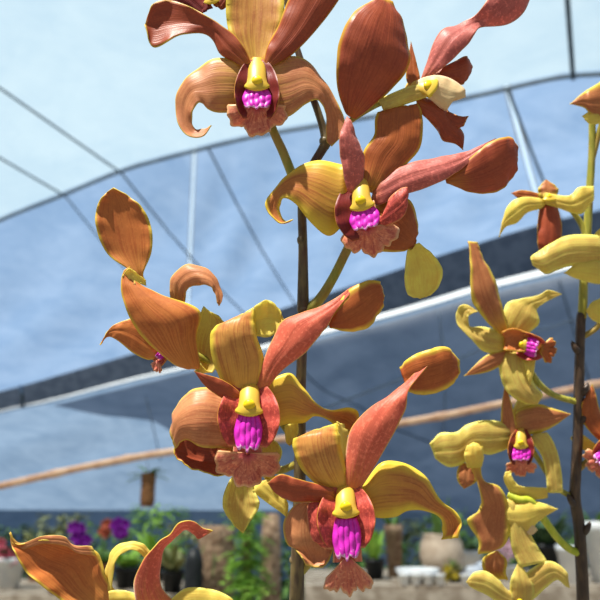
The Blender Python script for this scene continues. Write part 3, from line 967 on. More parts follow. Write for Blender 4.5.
st = MB()
sp = [(296, 720, -26), (296, 640, -26), (297, 580, -26), (299, 520, -27), (300, 450, -28), (301, 380, -28), (303, 318, -28), (303, 306, -28),
      (303, 250, -28), (302, 205, -28), (305, 184, -28), (313, 165, -28), (322, 150, -28), (326, 141, -28), (323, 128, -29), (318, 112, -30), (313, 98, -34), (304, 70, -40), (292, 30, -44), (284, -20, -46), (280, -70, -48)]
sr = [8.5, 8, 7.4, 6.8, 6, 5.4, 5.6, 6.2, 4.9, 4.6, 4.6, 4.6, 4.9, 5.6, 4.2, 3.9, 3.8, 3.6, 3.3, 3, 2.8]
P3 = spline([Vector(p) for p in sp], 8); rr = spline(sr, 8)
st.tube([W1(p.x, p.y, p.z) for p in P3], [r*D1/F for r in rr], 16)
for (x, y, r) in ((303, 309, 6.4), (325, 141, 6.0), (302, 240, 5.2), (300, 445, 6.8), (297, 560, 8.0)):     # swollen nodes
    st.tube([W1(x, y+4, -28), W1(x, y+1.5, -28), W1(x, y-1.5, -28), W1(x, y-4, -28)], [r*.8*D1/F, r*D1/F, r*D1/F, r*.75*D1/F], 16)
so = st.build('stem', [M_STEM], spray, base1)
so['label'] = 'brown green knotted stem'

# --- flower at the top left of the spray, seen from the front
f1 = Flower(spray, D1, 0, (257, 88), label='tan and russet flower at the top of the stem with both petals raised')
g = local(f1, 257, 87, 0.86, roll=0, pitch=4, d=4)
column(f1, g)
P(f1, 'dorsal_sepal', P_GOLD, [(245, 60, 267, 60), (230, 34, 279, 34), (226, 8, 284, 8), (231, -20, 280, -20), (255, -42)], de=-22, b=-4)
P(f1, 'petal', P_RUSSET, [(264, 60, 274, 66), (268, 44, 291, 56), (278, 26, 313, 34), (288, 0, 337, 3), (302, -26, 346, -18), (334, -48)], de=-8, b=5)
P(f1, 'petal', P_RUSSET, [(240, 66, 249, 57), (221, 55, 236, 36), (209, 36, 214, 21), (182, 34, 196, 10), (166, 42, 171, 0), (152, 46, 153, 4), (145, 24)], d=[2, 0, -3, -6, -8, -10, -12], t=[0, 2, 4, 0, -4, -3, 0], b=[3, 4, 0, -4, -6, -4, 0])
P(f1, 'lateral_sepal', P_TAN, [(242, 110, 242, 62), (222, 113, 216, 58), (209, 110, 198, 68), (200, 102, 183, 82), (193, 110, 175, 101), (192, 122, 178, 123), (196, 129, 189, 136), (204, 129, 203, 135), (211, 125)],
  d=[-4, -2, 0, 1, 2, 4, 6, 7, 8], t=[0, -2, -5, -5, -4, 0, 3, 3, 0], b=[5, 6, 5, 2, -1, -2, -2, 0, 0])
P(f1, 'lateral_sepal', P_TAN, [(270, 62, 267, 118), (290, 56, 288, 117), (306, 60, 306, 104), (323, 78, 317, 100), (335, 98, 325, 110), (343, 118, 326, 128), (340, 136, 327, 141), (331, 146)],
  d=[-4, -3, -2, -2, -4, -6, -8, -8], t=[0, 2, 4, 4, 0, -5, -3, 0], b=[5, 6, 5, 3, 0, -2, -1, 0])
lip(f1, g, seed=1, apron=39, span=88, cy=-19, callus=(-3, -24, 14), side=0.8, smat=P_MAROON)
stalk('pedicel', f1.o, lambda x, y, d: W1(x, y, d), [(257, 78, -12), (265, 104, -22), (273, 130, -26), (283, 152, -28), (294, 180, -29), (302, 202, -29)], [5, 4.6, 4.6, 4.9, 5, 4.6], D1, M_PEDICEL, 'olive green flower stalk')

# --- flower mostly above the frame
f0 = Flower(spray, D1, -18, (205, -22), label='flower at the very top, mostly cut off by the picture edge')
g = local(f0, 212, 2, 0.55, roll=10, d=0)
column(f0, g)
P(f0, 'petal', P_MAROON, [(200, 16, 212, 8), (186, 10, 198, -8), (170, 2, 184, -22), (160, -24)], de=-8, b=4)
P(f0, 'petal', P_RUSSET, [(214, 4, 222, 10), (222, -16, 238, -6), (236, -40, 254, -24), (252, -50)], de=-10, b=4)
P(f0, 'dorsal_sepal', P_GOLD, [(204, -14, 222, -12), (194, -40, 228, -40), (208, -70)], de=-14, b=4)
stalk('pedicel', f0.o, lambda x, y, d: W1(x, y, d), [(212, -12, -26), (240, 6, -40), (266, 20, -46), (289, 30, -45)], [3.4, 3.4, 3.6, 4], D1, M_PEDICEL, 'olive green flower stalk')

# --- flower at the top right, seen from its side
f2 = Flower(spray, D1, -14, (415, 92), label='side-on flower with one huge brown sepal, top right of the stem')
g = local(f2, 432, 92, 0.78, roll=66, yaw=28, d=2)
column(f2, g)
P(f2, 'lateral_sepal', P_RUSSET, [(346, 114, 356, 119), (337, 86, 378, 102), (337, 55, 399, 82), (343, 30, 410, 62), (354, 12, 408, 42), (369, 2, 402, 20), (381, -3, 393, 1)],
  d=[4, 10, 15, 16, 14, 10, 6], t=[0, -4, -8, -8, -6, -4, 0], b=[2, 6, 9, 10, 8, 5, 1], rim=M_RIM2)
P(f2, 'petal', P_ROSE, [(421, 78, 428, 79), (430, 52, 448, 64), (440, 32, 464, 48), (456, 24, 475, 34), (474, 16, 481, 27), (486, 1, 498, 27), (495, -12, 516, 20), (510, -18, 528, 5), (533, -9)],
  d=[0, 0, 0, -2, -4, -6, -8, -9, -10], t=[0, 3, 5, 6, 0, -6, -6, -4, 0], b=[2, 4, 5, 2, 0, 4, 5, 3, 0], rim=M_RIM2)
P(f2, 'petal', P_RUST2, [(406, 78, 420, 78), (408, 58, 416, 60), (411, 41)], de=-12, b=2)
P(f2, 'dorsal_sepal', P_RUSSET, [(438, 70, 443, 80), (455, 61, 458, 85), (467, 56, 466, 82), (473, 67)], de=-14, b=5, d0=-6)
P(f2, 'lateral_sepal', P_CREAM, [(418, 80, 420, 92), (434, 75, 432, 101), (450, 78, 445, 111), (464, 88, 452, 103), (466, 97)], de=6, b=6, d0=4, rim=M_RIM)
P(f2, 'side_lobe', P_OLIVE, [(378, 100, 384, 112), (392, 93, 396, 108), (410, 86, 413, 102), (424, 84, 428, 97)], de=6, d0=6, b=7)
P(f2, 'lip', P_RUSSET, [(421, 96, 418, 110), (436, 101, 428, 120), (448, 110, 438, 132), (455, 122, 443, 141), (464, 134, 455, 144), (463, 150)], de=2, d0=-2, b=6, ruf=2, rim=M_RIM2)
P(f2, 'side_lobe', P_RUSSET, [(450, 112, 446, 124), (460, 116, 454, 130), (469, 116, 464, 126)], de=4, d0=0, b=4, ruf=2, rim=M_RIM2)
stalk('pedicel', f2.o, lambda x, y, d: W1(x, y, d), [(392, 100, -12), (380, 103, -12), (365, 111, -12), (350, 121, -20), (336, 132, -27), (324, 142, -28)], [4.2, 3.4, 3.2, 3.2, 3.4, 3.6], D1, M_PEDICEL, 'yellow olive flower stalk')

# --- flower to the right of the stem, facing the viewer
f3 = Flower(spray, D1, 6, (368, 196), label='rosy flower right of the stem with one long twisted petal')
g = local(f3, 364, 206, 0.86, roll=12, yaw=-10, pitch=6, d=4)
column(f3, g)
P(f3, 'dorsal_sepal', P_RUST2, [(361, 182, 386, 186), (363, 153, 406, 165), (374, 135, 420, 148), (375, 119, 423, 126), (381, 110, 421, 109), (400, 106, 416, 104)], d=[-2, -4, -6, -10, -14, -16], b=[3, 5, 6, 6, 4, 0])
P(f3, 'petal', P_ROSE, [(347, 190, 363, 184), (341, 160, 365, 160), (339, 138, 357, 137), (343, 125, 352, 122), (347, 116)], d=[4, 6, 8, 6, 2], t=[-3, -4, -3, 0, 0], b=5, rim=M_RIM2)
petal(f3, 'petal', P_ROSE, [
    ([(384, 177, 379, 205), (407, 164, 407, 194), (437, 157, 441, 182), (461, 153, 461, 169), (481, 145, 483, 150), (496, 138)], dict(d=[0, 0, -1, -1, -3, -6], t=[0, 3, 4, 3, 1, 0], b=[3, 5, 6, 3, 1, 0])),
    ([(444, 177, 447, 183), (462, 165, 466, 191), (480, 149, 488, 194), (499, 138, 505, 187), (513, 138, 515, 174), (518, 152, 518, 162)], dict(d=[-4, -5, -6, -8, -10, -12], t=[2, -3, -7, -7, -4, 0], b=[1, 5, 8, 7, 4, 1], mi=3))],
    rim=M_RIM2, sail=P_RUSSET)
P(f3, 'lateral_sepal', P_GOLD2, [(343, 226, 346, 166), (328, 236, 340, 164), (310, 222, 318, 160), (296, 204, 300, 166), (284, 198, 282, 180), (280, 206, 266, 200), (281, 214, 269, 213), (286, 222, 280, 222), (293, 219)],
  d=[-2, -1, 1, 2, 3, 3, 4, 6, 7], t=[0, -2, -5, -6, -5, 0, 2, 3, 0], b=[5, 6, 6, 4, 2, -1, -2, -1, 0])
P(f3, 'lateral_sepal', P_RUST2, [(392, 198, 370, 234), (410, 200, 378, 250), (418, 222, 396, 252), (417, 236, 412, 249), (416, 244, 410, 250)], d=[-4, -4, -6, -8, -8], b=[4, 6, 5, 1, 0])
P(f3, 'lateral_sepal', P_YELLOW, [(409, 245, 419, 243), (406, 262, 432, 254), (405, 280, 442, 268), (408, 294, 440, 284), (418, 298, 430, 295), (424, 297)][::-1], d=[-10, -8, -6, -6, -8, -10], b=-4)
lip(f3, g, seed=2, apron=38, span=82, cy=-22, callus=(-3, -25, 15), side=1.0, sides=(1, 0), smat=P_MAROON)
P(f3, 'side_lobe', P_RED, [(382, 216, 377, 226), (388, 200, 392, 224), (398, 190, 404, 216), (406, 187, 408, 202), (409, 191)], d=[10, 14, 16, 16, 14], b=5, rim=M_RIM2, d0=8)
stalk('pedicel', f3.o, lambda x, y, d: W1(x, y, d), [(362, 215, -10), (356, 232, -16), (346, 252, -22), (333, 278, -26), (319, 300, -28), (304, 312, -28)], [5, 5, 4.8, 4.9, 5.4, 5], D1, M_PEDICEL, 'olive green flower stalk')

# --- flower on the left, seen from the side
f4 = Flower(spray, D1, -12, (180, 345), label='amber flower left of the stem, turned sideways with an upright oval sepal')
g = local(f4, 168, 352, 0.42, roll=-38, yaw=-40, pitch=10, d=-6)
column(f4, g)
P(f4, 'dorsal_sepal', P_AMBER, [(133, 272, 143, 273), (107, 253, 151, 252), (96, 226, 151, 228), (97, 207, 142, 208), (104, 195, 128, 196), (113, 188)], d=[0, 2, 2, 0, -2, -4], b=[-2, -5, -7, -6, -4, 0], back=P_RUSSET)
petal(f4, 'lateral_sepal', P_AMBER, [([(182, 369, 200, 367), (158, 352, 197, 338), (139, 333, 200, 311), (126, 310, 172, 298), (121, 288, 147, 288), (123, 272, 134, 280), (130, 266)],
     dict(d=[0, 8, 14, 14, 12, 10, 8], t=[0, -3, -4, -4, -3, 0, 0], b=[3, 7, 9, 7, 4, 1, 0])),
    ([(127, 288, 122, 276), (134, 285, 129, 268), (140, 284, 138, 274), (146, 286, 146, 280)], dict(d=[11, 12, 8, 4], b=3, mi=3))], sail=P_YELLOW)
P(f4, 'petal', P_TAN, [(170, 296, 185, 302), (171, 278, 188, 289), (188, 264, 199, 285), (208, 269, 210, 287), (219, 284, 215, 293), (223, 296, 217, 302), (219, 306)], d=[-10, -8, -6, -4, -2, 0, 0], t=[0, 3, 5, 5, 3, 1, 0], b=[2, 4, 5, 4, 2, 0, 0])
P(f4, 'petal', P_AMBER, [(150, 360, 152, 334), (133, 353, 139, 318), (118, 341, 126, 320), (108, 337, 111, 327), (100, 345)], d=[-6, -6, -6, -5, -4], b=[2, 4, 3, 1, 0])
P(f4, 'lateral_sepal', P_OLIVE, [(196, 370, 212, 372), (194, 338, 222, 350), (199, 318, 230, 330), (204, 306, 218, 316)], de=-14, d0=-8, b=-5)
lip(f4, g, seed=3, apron=30, span=50, cy=-26, callus=(-3, -24, 8), side=0.8)
stalk('pedicel', f4.o, lambda x, y, d: W1(x, y, d), [(190, 352, -22), (215, 365, -30), (250, 385, -32), (300, 400, -28)], [4, 4, 4, 4], D1, M_PEDICEL, 'olive green flower stalk')

# --- central flower, facing the viewer
f5 = Flower(spray, D1, 12, (249, 410), label='central gold and coral flower with a curled sepal tip and vivid magenta lip')
g = local(f5, 249, 412, 0.95, roll=-2, pitch=4, d=4)
column(f5, g)
petal(f5, 'dorsal_sepal', P_GOLD, [
    ([(226, 390, 258, 390), (213, 362, 264, 360), (210, 336, 257, 337), (217, 326, 255, 320), (235, 318, 254, 309)], dict(d=[-2, 0, 2, -2, -8], b=[3, 7, 9, 8, 2])),
    ([(254, 307, 257, 336), (267, 300, 268, 337), (278, 308, 277, 331), (283, 319)], dict(d=[-6, -9, -10, -10], b=[-2, -4, -3, 0], mi=3))], sail=P_YELLOW)
petal(f5, 'petal', P_CORAL, [
    ([(256, 388, 268, 388), (263, 362, 283, 370), (271, 342, 305, 353), (282, 321, 319, 337), (305, 312, 328, 325), (332, 300, 337, 310), (350, 288, 352, 292), (365, 281)], dict(d=[0, 2, 4, 4, 3, 0, -3, -6], t=[0, 2, 4, 5, 4, 2, 1, 0], b=[3, 5, 7, 7, 6, 2, 1, 0])),
    ([(327, 322, 330, 328), (337, 304, 352, 332), (350, 289, 369, 327), (366, 281, 379, 314), (378, 281, 384, 304), (383, 287, 384, 296)], dict(d=[-4, -6, -8, -10, -11, -12], t=[2, -4, -6, -5, -3, 0], b=[1, 6, 8, 6, 3, 0], mi=3))],
    rim=M_RIM, sail=P_SAIL)
P(f5, 'petal', P_RUSSET, [(234, 404, 239, 391), (218, 396, 223, 380), (204, 385, 208, 375), (194, 371)], d=[4, 10, 14, 16], b=3, rim=M_RIM2)
petal(f5, 'lateral_sepal', P_TAN, [
    ([(238, 448, 233, 398), (216, 448, 212, 388), (200, 447, 189, 391), (186, 440, 174, 411), (175, 449, 169, 432)], dict(d=[-6, -2, 0, -1, -2], t=[-2, -5, -7, -5, -1], b=[6, 10, 12, 9, 2])),
    ([(242, 470, 240, 444), (221, 475, 216, 443), (198, 470, 199, 440), (182, 462, 186, 437), (174, 453, 175, 446)], dict(d=[-10, -7, -6, -5, -2], t=[-2, -8, -10, -7, -1], b=[-3, -7, -8, -5, 0], mi=3))], sail=P_RUSSET)
P(f5, 'lateral_sepal', P_GOLD2, [(268, 382, 266, 428), (290, 373, 288, 424), (304, 388, 304, 423), (317, 404, 315, 416), (332, 410, 328, 420), (351, 408, 340, 430), (358, 414, 348, 435), (356, 432)],
  d=[-6, -7, -8, -8, -9, -10, -10, -11], t=[0, 2, 3, 3, 0, -4, -4, 0], b=[4, 5, 4, 2, -1, -3, -2, 0])
P(f5, 'lateral_sepal', P_YELLOW, [(298, 420, 284, 426), (298, 434, 286, 442), (290, 446)][::-1], d=[-14, -13, -12], b=3)
lip(f5, g, seed=4, apron=38, span=92, cy=-42, callus=(-3, -40, 12), side=1.0)
stalk('pedicel', f5.o, lambda x, y, d: W1(x, y, d), [(252, 392, -14), (266, 402, -26), (284, 424, -30), (300, 450, -28)], [5, 4.8, 4.8, 5], D1, M_PEDICEL, 'olive green flower stalk')

# --- lower flower, facing the viewer
f6 = Flower(spray, D1, 24, (345, 512), label='lower right flower with a tall twisted coral petal and long magenta throat')
g = local(f6, 346, 514, 0.93, roll=2, pitch=4, d=4)
column(f6, g)
petal(f6, 'dorsal_sepal', P_GOLD, [
    ([(320, 487, 349, 485), (303, 472, 345, 465), (294, 453, 341, 448), (293, 441, 339, 433), (302, 434, 338, 424)], dict(d=[-2, 1, 3, 0, -6], b=[3, 7, 9, 8, 2])),
    ([(344, 468, 348, 467), (341, 447, 349, 446), (339, 431, 348, 433), (338, 421, 344, 424)], dict(d=[-6, -6, -6, -7], t=-6, b=-2, mi=3))], sail=P_YELLOW)
petal(f6, 'petal', P_CORAL, [
    ([(346, 486, 362, 487), (345, 456, 380, 458), (352, 427, 397, 428), (375, 404, 406, 406), (399, 387, 409, 390), (413, 375, 418, 377), (428, 359, 430, 363), (441, 349)], dict(d=[0, 3, 6, 6, 4, 2, 0, -2], t=[0, 3, 5, 5, 3, 2, 2, 0], b=[3, 6, 8, 6, 2, 0, 0, 0])),
    ([(399, 367, 408, 391), (412, 356, 419, 395), (430, 349, 440, 392), (447, 347, 455, 382), (460, 360, 460, 372)], dict(d=[-8, -5, -4, -6, -8], t=[4, -2, -4, -3, 0], b=[2, 5, 6, 4, 0], mi=3))], sail=P_SAIL)
P(f6, 'petal', P_RUSSET, [(332, 502, 331, 488), (312, 502, 310, 482), (295, 502, 292, 477), (280, 497, 280, 474), (267, 483)], d=[4, 8, 11, 13, 14], t=[0, 2, 3, 3, 0], b=4)
P(f6, 'lateral_sepal', P_TAN, [(334, 504, 300, 502), (336, 524, 284, 520), (334, 544, 286, 542), (330, 558, 299, 553), (322, 568, 306, 565)], d=[-8, -7, -4, 0, 2], b=[4, 7, 4, -5, -4])
P(f6, 'lateral_sepal', P_GOLD2, [(360, 490, 364, 514), (379, 464, 377, 518), (400, 462, 395, 517), (424, 474, 408, 511), (440, 499, 424, 511), (455, 512, 440, 518), (461, 524, 443, 530), (458, 538, 441, 539)],
  d=[-6, -6, -6, -6, -7, -7, -8, -8], t=[0, 2, 4, 4, 2, -3, -5, -3], b=[4, 6, 7, 5, 2, -2, -4, -1])
lip(f6, g, seed=6, apron=45, span=44, cy=-43, callus=(-4, -48, 12.5), side=0.95)
P(f6, 'side_lobe', P_RED, [(333, 503, 309, 503), (336, 522, 307, 520), (336, 540, 311, 538), (332, 550, 322, 548)], d=[4, 8, 9, 8], b=[3, 6, 5, 2], rim=M_RIM2)
stalk('pedicel', f6.o, lambda x, y, d: W1(x, y, d), [(346, 494, -8), (336, 520, -22), (320, 548, -30), (298, 575, -27)], [5, 4.8, 4.8, 5], D1, M_PEDICEL, 'olive green flower stalk')

# --- flower at the bottom left
f7 = Flower(spray, D1, 26, (140, 612), label='amber flower cut off at the bottom left with two raised curling tips')
g = local(f7, 142, 622, 0.8, d=0)
column(f7, g)
petal(f7, 'lateral_sepal', P_AMBER, [([(92, 622, 122, 600), (62, 600, 106, 578), (44, 587, 97, 553), (28, 573, 73, 546), (17, 556, 42, 540), (11, 544, 18, 545), (10, 532)],
    dict(d=[0, 4, 8, 10, 12, 12, 12], t=[0, -4, -8, -8, -6, 0, 0], b=[-3, -9, -12, -10, -5, 0, 0])),
    ([(9, 533, 14, 549), (21, 543, 22, 550), (42, 536, 43, 544), (63, 536, 65, 546), (74, 545, 77, 553), (92, 546, 96, 556)], dict(d=[12, 9, 6, 4, 3, 2], b=2, mi=3))], sail=P_TAN)
P(f7, 'petal', P_YELLOW, [(104, 592, 112, 594), (106, 566, 113, 570), (113, 549, 119, 556), (129, 541, 130, 550), (143, 544, 140, 553), (152, 553, 146, 561)], d=[-4, -2, -2, -2, -4, -6], t=[3, 4, 4, 3, 2, 0], b=2)
P(f7, 'dorsal_sepal', P_CORAL, [(137, 610, 174, 604), (134, 584, 161, 586), (142, 561, 161, 565), (157, 544, 166, 548), (170, 535, 174, 539), (180, 522, 184, 531), (194, 522, 194, 535), (203, 528, 199, 539), (213, 531)], d=[6, 10, 12, 12, 11, 10, 8, 7, 6], t=[0, -4, -6, -5, -4, -5, -3, 0, 0], b=[4, 6, 5, 2, 1, 2, 1, 0, 0])
P(f7, 'lateral_sepal', P_YELLOW, [(170, 600, 170, 624), (186, 588, 190, 622), (211, 589, 212, 622), (230, 597, 228, 622), (242, 610)], d=[4, 6, 8, 8, 8], b=4)
P(f7, 'petal', P_YELLOW, [(108, 592, 116, 612), (122, 590, 130, 612), (138, 594, 144, 614)], d=[2, 4, 6], b=3)
lip(f7, g, seed=7)
stalk('pedicel', f7.o, lambda x, y, d: W1(x, y, d), [(146, 616, 0), (200, 640, -10), (260, 662, -22), (296, 690, -26)], [5, 5, 5, 5], D1, M_PEDICEL, 'olive green flower stalk')

# --- flower behind the stem, seen from the back
f8 = Flower(spray, D1, -34, (262, 480), label='yellow green flower hanging behind the lower stem')
g = local(f8, 268, 478, 0.45, yaw=160, d=0)
column(f8, g)
P(f8, 'lateral_sepal', P_OLIVE, [(250, 476, 238, 470), (256, 494, 226, 489), (259, 506, 223, 506), (250, 521, 231, 521), (243, 533)], d=[0, 4, 6, 6, 6], b=-5)
P(f8, 'petal', P_YELLOW, [(270, 480, 252, 490), (278, 490, 266, 502), (288, 503, 280, 512), (287, 518)], d=[0, 2, 4, 4], b=3)
P(f8, 'dorsal_sepal', P_OLIVE, [(262, 470, 276, 468), (258, 452, 282, 450), (268, 434)], de=-8, b=3)
stalk('pedicel', f8.o, lambda x, y, d: W1(x, y, d), [(270, 470, -38), (282, 470, -36), (300, 462, -28)], [4, 4, 4], D1, M_PEDICEL, 'olive green flower stalk')

# ------------------------------------------------------------------ second spray on the right
D2 = 0.355
def W2(x, y, d): return at(x, y, D2*(1 - d/F))
base2 = W2(584, 720, -10)
sprayb = empty('orchid_spray', base2); sprayb['_o'] = tuple(base2)
tag(sprayb, 'smaller yellow and olive orchid spray on a dark stem at the right edge', 'orchid')
stalk('stem', sprayb, W2, [(585, 740, -10), (584, 660, -10), (583, 600, -10), (581, 555, -10), (579, 525, -10), (575, 498, -10), (576, 470, -10), (578, 430, -10), (579, 385, -10), (580, 345, -10), (581, 318, -10), (583, 312, -10)],
      [7, 6.6, 6.2, 6, 5.8, 5.6, 5.4, 5.2, 5.2, 5, 4.8, 4.5], D2, M_STEM_DK, 'dark brown knotted stem')
stalk('stem', sprayb, W2, [(582, 318, -10), (583, 300, -10), (584, 275, -12), (587, 240, -14), (589, 200, -16), (592, 150, -18), (592, 90, -18)], [4.6, 4.6, 4.3, 4.2, 4, 3.6, 3.4], D2, M_PEDICEL, 'green upper stem')

for k, (x, y, sx) in enumerate(((576, 347, -1), (584, 389, 1), (572, 500, -1), (583, 418, 1), (586, 528, 1))):
    stalk('node_scale', sprayb, W2, [(x-sx*3, y+6, -10), (x, y+2, -6), (x+sx*3, y-3, -6), (x+sx*4, y-6, -8)], [3.4, 3.6, 2.4, 0.8], D2, M_STEM_DK)
def ped2(fl, pts, rad, mat=None):
    return stalk('pedicel', fl.o, W2, pts, rad, D2, mat or M_PEDICEL, 'olive green flower stalk')

r1 = Flower(sprayb, D2, 0, (548, 198), label='small yellow flower highest on the right spray')
g = local(r1, 549, 202, 0.45, pitch=-20, d=0); column(r1, g)
P(r1, 'petal', P_YELLOW, [(542, 208, 542, 198), (527, 213, 523, 197), (517, 223, 510, 203), (506, 227, 503, 217), (499, 237)], d=[0, 4, 6, 6, 4], b=5)
P(r1, 'lateral_sepal', P_RUST2, [(532, 199, 534, 192), (520, 199, 521, 190), (511, 193)], de=-6, b=2)
P(r1, 'dorsal_sepal', P_BROWN, [(540, 200, 557, 196), (538, 189, 558, 188), (546, 179)], de=-4, b=3)
P(r1, 'petal', P_YELLOW, [(543, 192, 545, 204), (558, 195, 558, 208), (570, 195, 572, 213), (579, 187, 583, 213), (594, 186, 594, 200)], d=[0, 3, 4, 4, 2], b=4)
P(r1, 'lip', P_RUSSET, [(557, 205, 540, 207), (562, 226, 537, 228), (560, 246, 538, 248), (555, 256, 544, 257)], d=[-4, 0, 2, 0], b=6, rim=M_RIM2)
ped2(r1, [(552, 196, -8), (566, 204, -14), (580, 222, -16), (587, 240, -14)], [3.4, 3, 3, 3.2])

r2 = Flower(sprayb, D2, 4, (580, 255), label='yellow flower seen from above beside the right stem')
g = local(r2, 586, 262, 0.5, roll=-70, yaw=30, d=-4); column(r2, g)
P(r2, 'lateral_sepal', P_OLIVE, [(600, 264, 600, 236), (572, 266, 570, 235), (558, 270, 551, 243), (545, 274, 540, 250), (533, 265, 530, 257)], d=[0, 6, 8, 8, 6], b=7)
P(r2, 'petal', P_YELLOW, [(600, 284, 600, 260), (577, 279, 580, 261), (564, 273)], d=[2, 6, 6], b=4)
P(r2, 'dorsal_sepal', P_YELLOW, [(590, 250, 602, 254), (596, 232, 610, 238), (612, 222)], de=-8, b=3)
ped2(r2, [(588, 262, -4), (587, 272, -9), (583, 292, -11)], [3.4, 3, 3.2])

r3 = Flower(sprayb, D2, 8, (512, 344), label='olive flower with a tall brown upright sepal and magenta lip facing right')
g = local(r3, 527, 345, 0.52, roll=78, yaw=-8, pitch=-8, d=2); column(r3, g)
P(r3, 'dorsal_sepal', P_BROWN, [(498, 333, 508, 330), (484, 319, 503, 308), (472, 300, 496, 282), (470, 270, 486, 262), (470, 250, 480, 250), (468, 241, 478, 242)], d=[0, 4, 6, 4, 2, 0], t=[0, -2, -4, -4, -3, 0], b=[2, 4, 5, 4, 1, 0], rim=M_RIM2)
P(r3, 'petal', P_OLIVE, [(504, 353, 501, 331), (485, 352, 486, 327), (470, 338, 472, 327), (457, 323, 469, 324), (457, 311, 468, 317), (465, 304, 471, 314), (478, 311)], d=[-2, 0, 2, 2, 2, 4, 4], t=[0, -2, -3, 0, 2, 2, 0], b=[3, 5, 3, -1, -2, -1, 0])
P(r3, 'petal', P_OLIVE, [(503, 324, 522, 338), (506, 304, 539, 324), (520, 299, 537, 310), (538, 295, 543, 304), (549, 290, 552, 299), (562, 294)], d=[-4, -5, -6, -6, -6, -6], b=[3, 5, 3, 1, 0, 0], back=P_YELLOW)
P(r3, 'lateral_sepal', P_BROWN, [(504, 363, 503, 350), (488, 372, 485, 356), (464, 376)], d=[0, 4, 6], b=4)
P(r3, 'lateral_sepal', P_OLIVE, [(526, 358, 499, 355), (529, 372, 500, 376), (536, 386, 508, 393), (543, 395, 525, 404), (538, 404)], d=[-2, 2, 4, 4, 4], b=6)
P(r3, 'side_lobe', P_AMBER, [(503, 350, 502, 332), (518, 352, 514, 328), (530, 352, 530, 333)], d=[6, 10, 10], b=6, rim=M_RIM2)
P(r3, 'side_lobe', P_YELLOW, [(524, 362, 536, 358), (527, 376, 534, 372), (530, 386)][::-1], d=[10, 10, 6], b=3)
lip(r3, g, seed=11, apron=34, span=58, cy=-26, callus=(2, -26, 15), side=0.8, mat=P_RUST2)
ped2(r3, [(522, 358, -4), (532, 374, 2), (541, 386, 0), (556, 396, -6), (577, 402, -10)], [3.2, 3.4, 3.4, 3.2, 3.4])

r4 = Flower(sprayb, D2, 6, (516, 442), label='olive brown flower with drooping sepals in the middle of the right spray')
g = local(r4, 521, 446, 0.50, pitch=10, d=3); column(r4, g)
P(r4, 'petal', P_OLIVE, [(510, 448, 510, 424), (490, 455, 488, 420), (475, 452, 468, 424), (463, 464, 456, 432), (448, 467, 440, 433), (435, 459, 430, 444)], d=[-2, 0, 2, 4, 4, 4], b=[3, 6, 5, 4, 3, 0])
P(r4, 'dorsal_sepal', P_BROWN, [(502, 434, 518, 432), (501, 412, 514, 412), (505, 382)], de=-4, b=3, rim=M_RIM2)
P(r4, 'petal', P_BROWN, [(516, 412, 518, 436), (537, 404, 540, 433), (555, 409, 556, 425), (571, 414)], d=[-4, -4, -5, -6], b=4, rim=M_RIM2)
P(r4, 'dorsal_sepal', P_OLIVE, [(508, 436, 530, 436), (511, 418, 534, 416), (516, 402, 532, 400), (524, 392)], de=-10, d0=-6, b=4)
P(r4, 'lateral_sepal', P_OLIVE, [(546, 432, 528, 440), (557, 450, 541, 455), (562, 475, 546, 478), (563, 493, 547, 493)], d=[-2, 0, 2, 2], b=4)
P(r4, 'lateral_sepal', P_BROWN, [(478, 468, 459, 466), (476, 482, 457, 480), (464, 489)], d=[2, 4, 4], b=4)
lip(r4, g, seed=12, apron=38, span=70, cy=-24, callus=(-4, -26, 16), side=0.8, smat=P_MAROON)
ped2(r4, [(526, 440, -8), (540, 462, -12), (558, 488, -12), (575, 498, -10)], [3, 2.8, 2.8, 3])

r5 = Flower(sprayb, D2, 10, (520, 500), label='yellow green flower seen from behind on a bright green stalk')
g = local(r5, 522, 500, 0.4, yaw=150, d=-2); column(r5, g)
P(r5, 'lateral_sepal', P_BROWN, [(483, 446, 466, 448), (481, 463, 467, 460), (484, 480, 476, 480), (500, 487, 481, 500), (509, 505, 478, 511), (511, 525, 467, 521), (505, 545, 478, 540), (490, 553, 478, 554)], d=[6, 8, 8, 8, 6, 6, 6, 4], b=[2, 6, 6, 5, 3, 2, 3, 2], root=False)
P(r5, 'petal', P_YELLOW, [(467, 467, 482, 467), (464, 456, 484, 456), (467, 446, 481, 446), (474, 442)], d=[10, 14, 14, 10], b=6, root=False)
P(r5, 'petal', P_YELLOW, [(548, 498, 546, 488), (528, 500, 530, 487), (512, 494, 518, 485), (504, 482, 512, 476), (505, 472, 511, 471)], d=[0, 2, 4, 4, 4], t=[0, 2, 3, 2, 0], b=3)
P(r5, 'petal', P_YELLOW, [(508, 502, 512, 528), (524, 498, 526, 536), (540, 502, 538, 522), (558, 509)], d=[2, 4, 4, 0], b=7)
P(r5, 'dorsal_sepal', P_OLIVE, [(524, 516, 506, 502), (534, 540, 511, 546), (548, 562, 520, 568)], d=[4, 6, 8], b=5)
P(r5, 'side_lobe', P_CREAM, [(520, 526, 518, 534), (532, 524, 530, 536), (538, 530)], d=[6, 6, 6], b=3)
ped2(r5, [(508, 494, 10), (518, 499, 14), (530, 501, 14), (541, 515, 10), (556, 536, 0), (568, 548, -6), (579, 553, -10)], [3.6, 4, 4, 4, 3.8, 3.6, 4.4], M_PEDICEL_L)

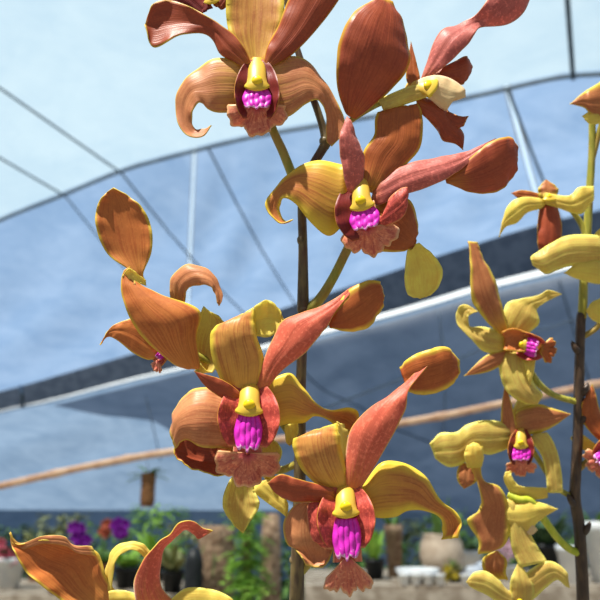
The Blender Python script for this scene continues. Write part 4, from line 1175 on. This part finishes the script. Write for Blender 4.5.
r6 = Flower(sprayb, D2, 14, (522, 596), label='olive flower cut off at the bottom of the right spray')
g = local(r6, 520, 606, 0.5, d=0); column(r6, g)
P(r6, 'petal', P_OLIVE, [(520, 612, 508, 590), (502, 606, 500, 581), (488, 596, 486, 571), (472, 588, 473, 573), (466, 582)], d=[0, 4, 6, 6, 6], b=5)
P(r6, 'petal', P_OLIVE, [(520, 580, 530, 602), (535, 566, 546, 588), (551, 561, 557, 580), (566, 571, 565, 586), (570, 588)], d=[0, 4, 6, 6, 4], b=5)
P(r6, 'dorsal_sepal', P_OLIVE, [(512, 604, 532, 602), (510, 582, 534, 584), (518, 562)], d=[2, 6, 4], b=4)
P(r6, 'lateral_sepal', P_BROWN, [(506, 572, 484, 572), (507, 560, 483, 558), (497, 550)], d=[-4, -4, -6], b=3)
ped2(r6, [(522, 600, -4), (545, 612, -10), (583, 622, -10)], [3.2, 3.2, 3.4])

r7 = Flower(sprayb, D2, 0, (616, 458), label='pinkish flower at the right picture edge, only its lip showing')
g = local(r7, 614, 450, 0.55, roll=-55, d=0); column(r7, g)
lip(r7, g, seed=13, apron=40, span=60, cy=-20, side=0.9)
P(r7, 'petal', P_RUST2, [(598, 440, 610, 436), (584, 424, 600, 410), (582, 404, 596, 394), (592, 384)], d=[0, -4, -6, -8], b=4)
P(r7, 'petal', P_YELLOW, [(596, 444, 600, 454), (578, 432, 578, 448), (570, 438)], d=[-10, -12, -14], b=2)
ped2(r7, [(606, 440, -6), (596, 452, -10), (578, 470, -10)], [3, 3, 3.2])

r8 = Flower(sprayb, D2, 0, (604, 104), label='yellow orange flower tip poking in at the upper right edge')
g = local(r8, 610, 108, 0.5, roll=-60, d=0); column(r8, g)
P(r8, 'petal', P_BROWN, [(606, 122, 606, 80), (592, 117, 590, 88), (584, 108, 580, 95), (570, 104)], d=[0, 4, 6, 6], b=5)
P(r8, 'petal', P_YELLOW, [(604, 122, 600, 106), (590, 124, 588, 112), (582, 116)], d=[2, 6, 6], b=2)
ped2(r8, [(608, 104, -8), (600, 130, -16), (592, 160, -18)], [3, 3, 3])

r9 = Flower(sprayb, D2, 0, (604, 312), label='yellow flower at the right edge beside the green upper stem')
g = local(r9, 608, 314, 0.5, roll=-60, d=0); column(r9, g)
P(r9, 'petal', P_YELLOW, [(606, 326, 606, 296), (592, 320, 592, 302), (586, 311)], d=[0, 4, 4], b=4)
ped2(r9, [(606, 314, -8), (596, 328, -10), (581, 338, -10)], [3, 3, 3])

# ------------------------------------------------------------------ tidy helper data
for o in bpy.data.objects:
    if '_o' in o: del o['_o']
